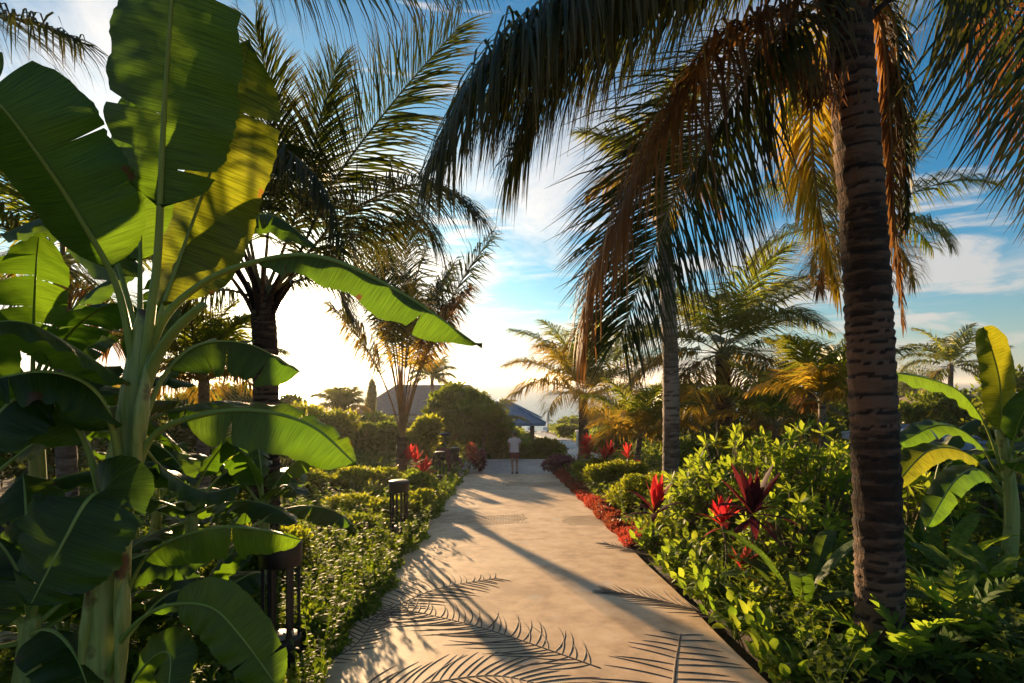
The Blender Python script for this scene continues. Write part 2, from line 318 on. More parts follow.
def banana_leaf(parent, org, ctrl, s0=.3, wl=.3, wr=.3, up=(0,0,1), fold=(.25,.25), curl=(.5,.5), wave=.012, tears=(0,0), mat='banana', r0=.03, n=56, m=9, seed=0, name='leaf', sub='midrib', stalk='petiole', label=None, tip_len=.22, wavek=38, twist=0.0, r1=.004):
    g = np.random.default_rng(seed)
    C = catmull(ctrl, n+20); N_ = len(C); T = tangents(C); U0 = nrm(np.asarray(up,float))
    tt = np.linspace(0,1,N_)
    S = nrm(np.cross(T, U0[None])); Nn = np.cross(S, T)
    if twist:
        a = (np.clip((tt-s0)/(1-s0),0,1)*twist)[:,None]; S, Nn = S*np.cos(a)+Nn*np.sin(a), Nn*np.cos(a)-S*np.sin(a)
    L = np.sum(np.linalg.norm(np.diff(C,axis=0),axis=1))
    ip = lambda A, x: np.stack([np.interp(x, tt, A[:,i]) for i in range(3)],-1)
    nb = NB()
    for sd, w, fo, cu, nt_ in ((-1,wl,fold[0],curl[0],tears[0]),(1,wr,fold[1],curl[1],tears[1])):
        cuts = np.sort(g.uniform(.12,.92,nt_)); edges = np.r_[0, cuts, 1]
        for a, b in zip(edges[:-1], edges[1:]):
            k = max(4, int(n*(b-a))+2); u = np.linspace(a, b, k)[:,None]; j = np.linspace(0,1,m)[None,:]
            gap = g.uniform(.004,.03); c = (a+b)/2
            us = u+(c-u)*np.minimum(.6, gap*2/(b-a))*j**2*((a>0)|(b<1))+.06*j*w/L*(1-u)   # veins lean towards the tip
            us = np.clip(us,0,1)
            pr = np.clip(1-(np.abs(2*u-1))**3.2,0,1)**.62*(1-.12*u)*(1+.02*(g.random())*np.sin(u*211+seed)+.012*np.sin(u*61+seed)+.010*np.sin(u*143+seed*2)+.03*np.sin(u*17+seed)*np.sin(u*7))
            x = s0+(1-s0)*us
            base = ip(C, x); s_ = nrm(ip(S, x)); n_ = nrm(ip(Nn, x))
            th = fo+cu*j+g.normal(0,.12 if nt_ else .03)
            d = w*pr*j
            # integrate curvature outward
            dj = w*pr/(m-1); cx = np.cumsum(np.cos(th)*dj,1)-np.cos(th)*dj; cz = np.cumsum(np.sin(th)*dj,1)-np.sin(th)*dj
            wv = wave*np.sin(wavek*u+g.uniform(0,6)+2*j)*j**1.5+wave*.7*np.sin(wavek*.37*u+g.uniform(0,6))*j
            G = base+sd*s_*cx[...,None]-n_*(cz-wv)[...,None]+n_*.003
            uv = np.stack([us*np.ones_like(j), sd*j*np.ones_like(us)],-1)
            nb.grid(G, g.uniform(.2,.8), uv)
    o = nb.build(name, M[mat] if isinstance(mat,str) else mat, parent, org)
    if label: o['label'] = label
    if r0:
        nb = NB(); tube(nb, C, np.interp(tt,[0,s0,1],[r0,r0*.6,r1]), m=8, mat=0, v=g.random(), flat=.75)
        nb.build(sub, M[stalk], o, (0,0,0) if False else org)
    return o

def rand_banana(label, base, h=1.6, nl=8, ll=1.5, w=.28, r=.09, seed=0, group=None, mat='banana', az0=0, name='banana_plant', cat='banana plant', emax=80, emin=5, azr=None, tears=4):
    g = np.random.default_rng(seed); base = np.asarray(base,float)
    t = thing(name, label, cat, tuple(base), group)
    nb = NB(); top = base+np.array([g.normal(0,.06),g.normal(0,.06),h]); C = catmull([base-[0,0,.1],(base+top)/2+[.02,0,0],top],20)
    tube(nb, C, np.linspace(r,r*.55,20), m=14); nb.build('stem', M['pstem'], t, base)
    for i in range(nl):
        u = i/max(1,nl-1); az = az0+i*2.4+g.normal(0,.2)
        if azr: az = azr[0]+(azr[1]-azr[0])*((i*.618)%1)
        e = R(emax+(emin-emax)*u); L = ll*g.uniform(.8,1.1)
        st = top-np.array([0,0,(.05+.3*u)*h*.6])
        ct = auto_ctrl(st, az, e, L, bend=g.uniform(1.0,1.7))
        banana_leaf(t, base, ct, s0=.24, wl=w*g.uniform(.8,1.1), wr=w*g.uniform(.8,1.1), fold=(g.uniform(-.1,.5),g.uniform(-.1,.5)), curl=(.5,.5), tears=(int(g.integers(0,tears+1)),int(g.integers(0,tears+1))), mat=mat if g.random()<.95 else 'banana_young', r0=.025, n=36, m=6, seed=seed*31+i)
    return t

def leaf_cloud(nb, g, centers, radii, nl, size, asp=.5, mat=0, droop=.3, shell=.55, prof=(.2,1,.1), upb=.5, v0=None):
    w = radii[:,0]*radii[:,2]; idx = g.choice(len(centers), nl, p=w/w.sum())
    d = nrm(g.normal(0,1,(nl,3))); rr = (g.random(nl)**.35)*(1-shell)+shell; rr = np.where(g.random(nl)<.18, g.random(nl), rr)
    P = centers[idx]+d*radii[idx]*rr[:,None]*(1+.25*np.sin(d[:,:1]*7+idx[:,None])*np.cos(d[:,1:2]*6))
    D = nrm(d+g.normal(0,.55,(nl,3))+[0,0,upb]); S = nrm(np.cross(D, nrm(g.normal(0,.5,(nl,3))+[0,0,1])))
    sz = size*g.uniform(.6,1.3,nl)
    lobe = g.random(len(centers))
    v = np.clip(.6*g.random(nl)+.4*lobe[idx],0,1)
    ribbons(nb, P, D, S, sz, sz*asp, prof, droop=droop, mat=mat, v=v)
def shoots(nb, g, centers, radii, k, size, asp, base):
    i = g.integers(0, len(centers), k); d = nrm(g.normal(0,1,(k,3))*[1,1,.6]+[0,0,.75]); 
    for q in range(9):
        f = .7+.75*(q/8)*g.uniform(.5,1.1,k)[:,None]; P = centers[i]+d*radii[i]*f
        a = q*2.4+g.uniform(0,6,k); D = np.stack([np.cos(a),np.sin(a),g.uniform(.1,.9,k)],-1)+d*.5
        ribbons(nb, P, D, np.cross(D,[0,0,1.])+g.normal(0,.3,(k,3)), size*g.uniform(.7,1.3,k), size*asp, (.2,1,.1), droop=.5, v=g.uniform(.4,1,k))
def shrub(label, base, w, h, nl, size, mat='shrub_g', seed=0, lobes=12, name='shrub', cat='shrub', group=None, asp=.5, depth=None, flat=.0, stems=6, mats=None, prof=(.2,1,.1), base_h=.1, droop=.3, crown_name='foliage', trunk_r=.02, upb=.5, droop_c=0):
    g = np.random.default_rng(seed); base = np.asarray(base,float); t = thing(name, label, cat, tuple(base), group); dp = depth or w
    c = []; rd = []
    for i in range(lobes):
        a = g.uniform(0,2*np.pi); q = g.random()**.5*.42; z = g.uniform(base_h+.15,.85)*h
        lim = math.sqrt(max(.1,1-((z/h-.45)/.6)**2))
        c.append([math.cos(a)*q*w*lim, math.sin(a)*q*dp*lim, z]); s = g.uniform(.10,.25)
        rd.append([w*s, dp*s, min(h*s*1.1, z*.95)])
    c = np.array(c)+base; rd = np.array(rd)
    nb = NB(); leaf_cloud(nb, g, c, rd, nl, size, asp, 0, droop, prof=prof, upb=upb); shoots(nb, g, c, rd, max(30,nl//22), size, asp, base); nb.build(crown_name, M[mat] if not mats else mats, t, base)
    nb = NB()
    for i in range(min(stems, lobes)):
        b0 = base+np.array([g.normal(0,.04)*w,g.normal(0,.04)*w,-.05]); tube(nb, catmull([b0, (b0+c[i])/2+np.array([g.normal(0,.05)*w,0,.05*h]), c[i]], 8), np.linspace(trunk_r, trunk_r*.3, 8), m=5)
    nb.build('stems' if trunk_r < .05 else 'trunk', M['bark'], t, base)
    return t
def rosette(nb, g, P, A, n, L, W, mat=0, spread=(20,85), droop=.5, prof=(.25,.75,1,.8,.08), fold=.18):
    """n leaves around point P with axis A"""
    A = nrm(np.asarray(A,float)); X = nrm(np.cross(A,[.3,.9,.1])); Y = np.cross(A,X)
    i = np.arange(n); az = i*2.39996+g.uniform(0,6); el = np.radians(spread[0]+(spread[1]-spread[0])*(i+.5)/n+g.normal(0,5,n))
    rad = np.cos(az)[:,None]*X+np.sin(az)[:,None]*Y
    D = np.cos(el)[:,None]*A+np.sin(el)[:,None]*rad; S = np.cross(D, rad*np.cos(el)[:,None]-A*np.sin(el)[:,None])
    S = nrm(np.cross(A, rad))+g.normal(0,.15,(n,3))
    LL = L*g.uniform(.75,1.15,n)
    ribbons(nb, np.repeat(P[None],n,0)-A*0.0+A*((n-i)/n*L*.15)[:,None], D, S, LL, W*LL/L, prof, droop=droop, fold=fold, mat=mat, v=g.random(n))
def ti_plant(label, base, h, n=14, L=.4, W=.09, seed=0, heads=1, mats=('red','burg'), ratio=.6, group=None, cat='ti plant', name='ti_plant', spread=(8,80)):
    g = np.random.default_rng(seed); base = np.asarray(base,float); t = thing(name, label, cat, tuple(base), group); n = int(n*1.5); W = W*.75
    sb = NB()
    for k in range(heads):
        a = g.uniform(0,6.28); top = base+np.array([math.cos(a)*.12*(heads>1)*(1+k*.3), math.sin(a)*.12*(heads>1), h*g.uniform(.8,1) if k else h])
        C = catmull([base-[0,0,.05], (base+top)/2+g.normal(0,.02,3), top], 10); tube(sb, C, np.linspace(.014,.009,10), m=6)
        n1 = int(n*ratio)
        if n1: nb = NB(); rosette(nb, g, top, [g.normal(0,.15),g.normal(0,.15),1], n1, L, W, spread=(spread[0],(spread[0]+spread[1])/2), droop=.35); nb.build('leaves', M[mats[0]], t, base)
        if n-n1: nb = NB(); rosette(nb, g, top-[0,0,.06], [g.normal(0,.1),0,1], n-n1, L*1.05, W, spread=((spread[0]+spread[1])/2,spread[1]+15), droop=.8); nb.build('lower_leaves', M[mats[1]], t, base)
    sb.build('stem', M['bark'], t, base)
    return t
def rosette_shrub(label, base, w, h, nr, L=.2, W=.07, seed=0, mat='light_g', nleaf=9, group=None, name='broadleaf_shrub', cat='shrub', depth=None):
    g = np.random.default_rng(seed); base = np.asarray(base,float); t = thing(name, label, cat, tuple(base), group); nb = NB(); sb = NB(); dp = depth or w
    for i in range(nr):
        a = g.uniform(0,6.28); q = g.random()**.5; x = math.cos(a)*q*w/2; y = math.sin(a)*q*dp/2; z = h*(1-.45*q*q)*g.uniform(.45,1.05)
        P = base+np.array([x,y,z]); ax = nrm(np.array([x/w*1.3,y/dp*1.3,.75])+g.normal(0,.2,3))
        rosette(nb, g, P, ax, nleaf, L*g.uniform(.8,1.2), W, spread=(15,100), droop=.3, prof=(.22,.6,1,.95,.2))
        C = catmull([base+np.array([x*.15,y*.15,0]), base+np.array([x*.6,y*.6,z*.5])+g.normal(0,.03,3), P], 7); tube(sb, C, np.linspace(.014,.006,7), m=5)
    nb.build('foliage', M[mat], t, base); sb.build('branches', M['bark'], t, base)
    return t
def clump(label, base, n, pet, L, W, seed=0, mat='broad', e=(85,25), name='broadleaf_plant', cat='plant', group=None, bend=1.2, fold=.1, azr=None, r0=.008, tears=0, wave=.006, mats2=None):
    """low plant: n stalked broad leaves from one base"""
    g = np.random.default_rng(seed); base = np.asarray(base,float); t = thing(name, label, cat, tuple(base), group)
    for i in range(n):
        u = i/max(1,n-1); az = i*2.4+g.normal(0,.3)
        if azr: az = g.uniform(*azr)
        tot = (pet+L)*g.uniform(.75,1.1); ct = auto_ctrl(base+g.normal(0,.03,3)*[1,1,0], az, R(e[0]+(e[1]-e[0])*u), tot, bend)
        mm = mats2[i%len(mats2)] if mats2 else mat
        banana_leaf(t, base, ct, s0=pet/(pet+L), wl=W/2, wr=W/2, fold=(fold-.3,fold-.3), curl=(.4,.4), mat=mm, r0=r0, n=18, m=5, seed=seed*77+i, wave=wave, wavek=16, tears=(tears,tears), r1=.002)
    return t
def leafy(label, base, w, h, ns, L, W, seed=0, mat='light_g', group=None, name='leafy_plant', cat='plant', nleaf=7):
    """several leaning stems with separate pointed leaves"""
    g = np.random.default_rng(seed); base = np.asarray(base,float); t = thing(name, label, cat, tuple(base), group); nb = NB(); sb = NB()
    for i in range(ns):
        a = g.uniform(0,6.28); q = g.uniform(.1,1); tip = base+np.array([math.cos(a)*q*w/2, math.sin(a)*q*w/2, h*g.uniform(.5,1)*(1-.3*q)])
        C = catmull([base+g.normal(0,.015,3)*[1,1,0], (base+tip)/2+np.array([0,0,.12*h]), tip], 8); tube(sb, C, np.linspace(.006,.003,8), m=4)
        k = np.arange(nleaf); tt = .3+.7*(k+1)/nleaf
        P = np.stack([np.interp(tt, np.linspace(0,1,8), C[:,c]) for c in range(3)],-1); az = k*2.4+g.uniform(0,6)
        D = np.stack([np.cos(az), np.sin(az), g.uniform(.1,.9,nleaf)],-1); D[-1] = [math.cos(a)*.4,math.sin(a)*.4,1]
        S = np.cross(D,[0,0,1.])+g.normal(0,.2,(nleaf,3))
        ribbons(nb, P, D, S, L*g.uniform(.6,1.15,nleaf), W, (.12,.9,1,.6,.05), droop=.8, fold=.2, v=g.random(nleaf))
    nb.build('foliage', M[mat], t, base); sb.build('stems', M['petiole'], t, base)
    return t
#==PART2==
# ------------------------------------------------------------------ camera, sun, sky
cam = bpy.data.cameras.new('camera'); cam.lens = 36*F/1024; cam.sensor_width = 36; cam.shift_y = (HZ-341.5)/1024
cam.clip_start = .05; cam.clip_end = 60000
co = bpy.data.objects.new('camera', cam); COL.objects.link(co); co.location = (0,0,CZ); co.rotation_euler = (R(90),0,0); SC.camera = co
SAZ, SEL = math.atan(232/F), R(7.2)                     # sun: 23.5 degrees left of the path, very low over the sea
sdir = Vector((-math.sin(SAZ)*math.cos(SEL), math.cos(SAZ)*math.cos(SEL), math.sin(SEL)))
sun = bpy.data.lights.new('sun', 'SUN'); sun.energy = 5.0; sun.angle = R(.9); sun.color = (1,.68,.36)
so = bpy.data.objects.new('sun', sun); COL.objects.link(so); so.rotation_euler = sdir.to_track_quat('Z','Y').to_euler(); so.location = (-8,20,10)
wd = bpy.data.worlds.new('World'); SC.world = wd; wd.use_nodes = True
def make_world():
    nt = wd.node_tree; nt.nodes.clear(); N = nt.nodes.new; Lk = nt.links.new
    out = N('ShaderNodeOutputWorld'); bg = N('ShaderNodeBackground'); bg.inputs['Strength'].default_value = .06; Lk(bg.outputs[0], out.inputs[0])
    sky = N('ShaderNodeTexSky'); sky.sky_type = 'NISHITA'; sky.sun_disc = False; sky.sun_elevation = SEL; sky.sun_rotation = -SAZ
    sky.air_density = 1.0; sky.dust_density = .6; sky.ozone_density = 2.0
    tc = N('ShaderNodeTexCoord')
    def mth(op, a, b=None, c=None, clamp=False):
        n = N('ShaderNodeMath'); n.operation = op; n.use_clamp = clamp
        for i, x in enumerate((a,b,c)):
            if x is None: continue
            if isinstance(x,(int,float)): n.inputs[i].default_value = x
            else: Lk(x, n.inputs[i])
        return n.outputs[0]
    nv = N('ShaderNodeVectorMath'); nv.operation='NORMALIZE'; Lk(tc.outputs['Generated'], nv.inputs[0])
    dt = N('ShaderNodeVectorMath'); dt.operation='DOT_PRODUCT'; Lk(nv.outputs[0], dt.inputs[0]); dt.inputs[1].default_value = tuple(sdir)
    g = mth('MAXIMUM', dt.outputs['Value'], 0)
    sx = N('ShaderNodeSeparateXYZ'); Lk(nv.outputs[0], sx.inputs[0])
    zz = mth('ADD', mth('MAXIMUM', sx.outputs[2], 0), .10)
    cx = N('ShaderNodeCombineXYZ'); Lk(mth('DIVIDE', sx.outputs[0], zz), cx.inputs[0]); Lk(mth('DIVIDE', sx.outputs[1], zz), cx.inputs[1])
    mp = N('ShaderNodeMapping'); mp.inputs['Scale'].default_value = (.9,.62,1); mp.inputs['Rotation'].default_value=(0,0,R(24)); mp.inputs['Location'].default_value=(3.3,1.1,0); Lk(cx.outputs[0], mp.inputs[0])
    n1 = N('ShaderNodeTexNoise'); n1.inputs['Scale'].default_value = 1.0; n1.inputs['Detail'].default_value = 9; n1.inputs['Roughness'].default_value=.58; n1.inputs['Distortion'].default_value=.35; Lk(mp.outputs[0], n1.inputs['Vector'])
    bias = mth('MULTIPLY', mth('POWER', g, 5), mth('SUBTRACT', .26, mth('MULTIPLY', sx.outputs[2], .45)))                  # the cloud sheet is thicker on the sun's side
    cm = mth('ADD', n1.outputs['Fac'], bias)
    mr = N('ShaderNodeMapRange'); mr.interpolation_type='SMOOTHSTEP'; Lk(cm, mr.inputs[0]); mr.inputs[1].default_value=.50; mr.inputs[2].default_value=.72
    mp2 = N('ShaderNodeMapping'); mp2.inputs['Scale'].default_value = (1.6,4.2,13); mp2.inputs['Location'].default_value=(.4,.2,.9); Lk(nv.outputs[0], mp2.inputs[0])
    n2 = N('ShaderNodeTexNoise'); n2.inputs['Scale'].default_value = 1.6; n2.inputs['Detail'].default_value = 8; n2.inputs['Roughness'].default_value=.6; n2.inputs['Distortion'].default_value=.5; Lk(mp2.outputs[0], n2.inputs['Vector'])
    lowb = mth('SUBTRACT', 1, mth('MULTIPLY', mth('ABSOLUTE', mth('SUBTRACT', sx.outputs[2], .10)), 4.0), clamp=True)
    mr2 = N('ShaderNodeMapRange'); mr2.interpolation_type='SMOOTHSTEP'; Lk(mth('ADD', n2.outputs['Fac'], mth('MULTIPLY', lowb, .12)), mr2.inputs[0]); mr2.inputs[1].default_value=.56; mr2.inputs[2].default_value=.70
    cmask = mth('MAXIMUM', mr.outputs[0], mth('MULTIPLY', mr2.outputs[0], .9))
    # low bank of haze and cloud
    lo = mth('POWER', mth('SUBTRACT', 1, mth('MULTIPLY', mth('MAXIMUM', sx.outputs[2],0), 3.6), clamp=True), 2.2)
    glow = mth('ADD', mth('MULTIPLY', mth('POWER', g, 22), 3.6), mth('MULTIPLY', mth('POWER', g, 160), 22.0))
    disc = mth('ADD', mth('MULTIPLY', mth('GREATER_THAN', dt.outputs['Value'], math.cos(R(.4))), 600), mth('MULTIPLY', mth('POWER', g, 2500), 60))
    # blue of the clear part, deeper away from the sun
    tint = N('ShaderNodeMix'); tint.data_type='RGBA'; tint.blend_type='MULTIPLY'; tint.inputs[0].default_value=1; Lk(sky.outputs[0], tint.inputs[6]); tint.inputs[7].default_value=(.24,.82,1.12,1)
    cb = N('ShaderNodeCombineColor'); 
    cl = mth('ADD', mth('MULTIPLY', mth('POWER', g, 6), 3.8), 4.8)
    for i,k in enumerate((1.0,.93,.86)): Lk(mth('MULTIPLY', cl, k), cb.inputs[i])
    m1 = N('ShaderNodeMix'); m1.data_type='RGBA'; Lk(mth('MULTIPLY', cmask, .85), m1.inputs[0]); Lk(tint.outputs[2], m1.inputs[6]); Lk(cb.outputs[0], m1.inputs[7])
    m2 = N('ShaderNodeMix'); m2.data_type='RGBA'; Lk(mth('MULTIPLY', lo, .75), m2.inputs[0]); Lk(m1.outputs[2], m2.inputs[6])
    hz = N('ShaderNodeCombineColor'); hl = mth('ADD', mth('MULTIPLY', mth('POWER', g, 5), 5.0), 3.9)
    for i,k in enumerate((1.0,.90,.82)): Lk(mth('MULTIPLY', hl, k), hz.inputs[i])
    Lk(hz.outputs[0], m2.inputs[7])
    ga = N('ShaderNodeCombineColor')
    for i,k in enumerate((1.0,.80,.48)): Lk(mth('MULTIPLY', mth('ADD', glow, disc), k), ga.inputs[i])
    ad = N('ShaderNodeMix'); ad.data_type='RGBA'; ad.blend_type='ADD'; ad.inputs[0].default_value=1; Lk(m2.outputs[2], ad.inputs[6]); Lk(ga.outputs[0], ad.inputs[7])
    Lk(ad.outputs[2], bg.inputs['Color'])
make_world()
SC.view_settings.view_transform = 'Standard'; SC.view_settings.look = 'None'; SC.view_settings.gamma = 1; SC.view_settings.exposure = 1.45
SC.cycles.use_denoising = True; SC.cycles.denoiser = 'OPENIMAGEDENOISE'
SC.cycles.max_bounces = 7; SC.cycles.diffuse_bounces = 4; SC.cycles.transmission_bounces = 4; SC.cycles.glossy_bounces = 2
SC.cycles.sample_clamp_indirect = 6; SC.cycles.use_adaptive_sampling = True; SC.cycles.adaptive_threshold = .015

# ------------------------------------------------------------------ setting
def struct(nb, name, mat, smooth=True, parent=None):
    o = nb.build(name, mat, parent, (0,0,0), smooth)
    if parent is None: o['kind'] = 'structure'
    return o
def ledge(Y): return -.01757*Y-1.358
def redge(Y): return -.01757*Y+1.88
# ground: one sheet down to and under the sea
xs = np.r_[np.linspace(-420,-14,40), np.linspace(-13,13,160), np.linspace(14,420,40)]; ys = np.r_[np.linspace(-40,-3,20), np.linspace(-2.5,26,180), np.linspace(27,150,80)]
X, Yg = np.meshgrid(xs, ys, indexing='xy'); Z = gz(X, Yg).astype(float)
inp = (X > ledge(Yg)-.12)&(X < redge(Yg)+.12)&(Yg < 26)
off = .05*np.sin(X*2.1)*np.cos(Yg*1.7)+.03*np.sin(X*5.3+Yg*3.1)+.02*np.sin(Yg*9.1-X*7)
dist = np.maximum(np.maximum(ledge(Yg)-X, X-redge(Yg)), 0)
Z = Z+np.where(inp, -.25, -.05+off*np.clip(dist*2,0,1)*np.clip(abs(X)/2,0,1))
Z = np.where((Yg>19)&(Yg<28)&(X>-3.2)&(X<4), Z-.35, Z)
nb = NB(); nb.grid(np.stack([X,Yg,Z],-1)); struct(nb, 'ground', M['soil'])
# sea
m, nt, N, Lk = newmat('sea_water'); out = N('ShaderNodeOutputMaterial'); pb = N('ShaderNodeBsdfPrincipled'); Lk(pb.outputs[0], out.inputs[0])
pb.inputs['Base Color'].default_value = (.16,.24,.25,1); pb.inputs['Roughness'].default_value = .3; pb.inputs['IOR'].default_value = 1.33
tc = N('ShaderNodeTexCoord'); mp = N('ShaderNodeMapping'); mp.inputs['Scale'].default_value=(.12,.45,1); ns = N('ShaderNodeTexNoise'); ns.inputs['Scale'].default_value=1; ns.inputs['Detail'].default_value=6
Lk(tc.outputs['Object'], mp.inputs[0]); Lk(mp.outputs[0], ns.inputs['Vector']); b = N('ShaderNodeBump'); b.inputs['Strength'].default_value=.5; b.inputs['Distance'].default_value=.6; Lk(ns.outputs['Fac'], b.inputs['Height']); Lk(b.outputs[0], pb.inputs['Normal'])
M['sea'] = m
xs = np.array([-30000,-3000,-500,0,500,3000,30000.]); ys = np.array([60,200,800,3000,10000,40000.])
X, Yg = np.meshgrid(xs, ys); nb = NB(); nb.grid(np.stack([X,Yg,np.full_like(X,CZ-9.)],-1)); struct(nb, 'sea', M['sea'])
# faint headland on the horizon, left of the villa
nb = NB(); k = 60; xx = np.linspace(-1150,-560,k); hh = 9+13*np.abs(np.sin(np.linspace(0,3.1,k)))**.7+2*np.sin(xx*.05)
G = np.zeros((k,5,3)); 
for j,(dy,fz) in enumerate(((-60,0),(-30,.8),(0,1),(60,.7),(120,0))): G[:,j,0]=xx; G[:,j,1]=3300+dy; G[:,j,2]=CZ-9+hh*fz-.5
nb.grid(G); M['headland'] = solid('headland_green', (.05,.08,.03),(.1,.12,.05), scale=.02); struct(nb, 'headland', M['headland'])
# concrete path
def make_concrete(name, base, lo_, hi_):
    m, nt, N, Lk = newmat(name); out = N('ShaderNodeOutputMaterial'); pb = N('ShaderNodeBsdfPrincipled'); Lk(pb.outputs[0], out.inputs[0])
    tc = N('ShaderNodeTexCoord')
    def noi(s, d=8, r=.6, st=(1,1,1)):
        mp = N('ShaderNodeMapping'); mp.inputs['Scale'].default_value = st; Lk(tc.outputs['Object'], mp.inputs[0])
        n = N('ShaderNodeTexNoise'); n.inputs['Scale'].default_value=s; n.inputs['Detail'].default_value=d; n.inputs['Roughness'].default_value=r; Lk(mp.outputs[0], n.inputs['Vector']); return n.outputs['Fac']
    a, b_, c = noi(.9), noi(4.5), noi(60, 4)
    r = ramp(N, [(.38,lo_),(.5,base),(.62,hi_)]); 
    s1 = N('ShaderNodeMath'); s1.operation='MULTIPLY_ADD'; Lk(b_, s1.inputs[0]); s1.inputs[1].default_value=.55
    s2 = N('ShaderNodeMath'); s2.operation='MULTIPLY_ADD'; Lk(a, s2.inputs[0]); s2.inputs[1].default_value=.55; s2.inputs[2].default_value=-.05; Lk(s2.outputs[0], s1.inputs[2]); Lk(s1.outputs[0], r.inputs[0])
    # pale bluish worn patches
    p = N('ShaderNodeMapRange'); Lk(noi(1.7,3), p.inputs[0]); p.inputs[1].default_value=.62; p.inputs[2].default_value=.72; p.inputs[4].default_value=.45
    mx = N('ShaderNodeMix'); mx.data_type='RGBA'; Lk(p.outputs[0], mx.inputs[0]); Lk(r.outputs[0], mx.inputs[6]); mx.inputs[7].default_value=(.50,.46,.42,1)
    Lk(mx.outputs[2], pb.inputs['Base Color']); pb.inputs['Roughness'].default_value=.62; pb.inputs['Specular IOR Level'].default_value=.4
    dk = N('ShaderNodeMapRange'); Lk(noi(2.6,10,.7), dk.inputs[0]); dk.inputs[1].default_value=.56; dk.inputs[2].default_value=.70; dk.inputs[4].default_value=.55
    sp = N('ShaderNodeMapRange'); Lk(noi(38,3,.5), sp.inputs[0]); sp.inputs[1].default_value=.66; sp.inputs[2].default_value=.72; sp.inputs[4].default_value=.5
    mxd = N('ShaderNodeMath'); mxd.operation='MAXIMUM'; Lk(dk.outputs[0], mxd.inputs[0]); Lk(sp.outputs[0], mxd.inputs[1])
    mx3 = N('ShaderNodeMix'); mx3.data_type='RGBA'; Lk(mxd.outputs[0], mx3.inputs[0]); Lk(mx.outputs[2], mx3.inputs[6]); mx3.inputs[7].default_value=(*[q*.55 for q in base],1); mx = mx3
    Lk(mx.outputs[2], pb.inputs['Base Color'])
    bp = N('ShaderNodeBump'); bp.inputs['Strength'].default_value=.4; bp.inputs['Distance'].default_value=.004
    s3 = N('ShaderNodeMath'); s3.operation='MULTIPLY_ADD'; Lk(c, s3.inputs[0]); s3.inputs[1].default_value=.3; Lk(b_, s3.inputs[2]); Lk(s3.outputs[0], bp.inputs['Height']); Lk(bp.outputs[0], pb.inputs['Normal'])
    return m
M['concrete'] = make_concrete('tan_concrete', (.62,.42,.245), (.44,.285,.16), (.72,.53,.34))
M['concrete_g'] = make_concrete('grey_concrete', (.40,.38,.36), (.32,.30,.28), (.48,.46,.44))
def slab(nb, L_, R_, z_top, thick):
    """L_, R_ lists of (x,y) along both edges"""
    L_ = np.array(L_, float); R_ = np.array(R_, float); k = len(L_)
    zl = np.array([z_top(*p) for p in L_]); zr = np.array([z_top(*p) for p in R_])
    a = np.c_[L_, zl]; b = np.c_[R_, zr]; a2 = a-[0,0,thick]; b2 = b-[0,0,thick]
    nb.grid(np.stack([a2, a],1)); nb.grid(np.stack([a, b],1)); nb.grid(np.stack([b, b2],1))
    for e in (0,-1): nb.add(np.array([a2[e],a[e],b[e],b2[e]]), [[0,1,2,3]] if e==0 else [[3,2,1,0]])
    # note: faces do not share vertices, edges stay crisp
ye = np.linspace(-6,19.9,60)
nb = NB(); slab(nb, [(ledge(y)+.03*math.sin(y*3.1)+.015*math.sin(y*11), y) for y in ye], [(redge(y)+.012*math.sin(y*2.3), y) for y in ye], lambda x,y: -SL*y, .3)
path = struct(nb, 'concrete_path', M['concrete'], smooth=False)
zp = -SL*19.9-.17
nb = NB(); slab(nb, [(-2.9,19.902),(-2.9,25.1)], [(3.6,19.902),(3.6,25.1)], lambda x,y: zp-(y-19.9)*.004, .3); struct(nb, 'lower_terrace', M['concrete_g'], smooth=False)
nb = NB(); yy = [27.0,34,42,52]; lx = [2.45,3.0,3.5,3.9]; rx = [4.6,4.8,5.0,5.4]
slab(nb, list(zip(lx,yy)), list(zip(rx,yy)), lambda x,y: -SL*y+.06, .3)
struct(nb, 'garden_path', M['concrete_g'], smooth=False)
nb = NB(); yy = [53,62,74,90,102]; lx = [3.6,3.3,2.9,2.4,2.0]; rx = [5.6,5.4,5.2,5.0,5.0]
slab(nb, list(zip(lx,yy)), list(zip(rx,yy)), lambda x,y: -SL*y+.10, .3)
struct(nb, 'beach_path', M['concrete_g'], smooth=False)
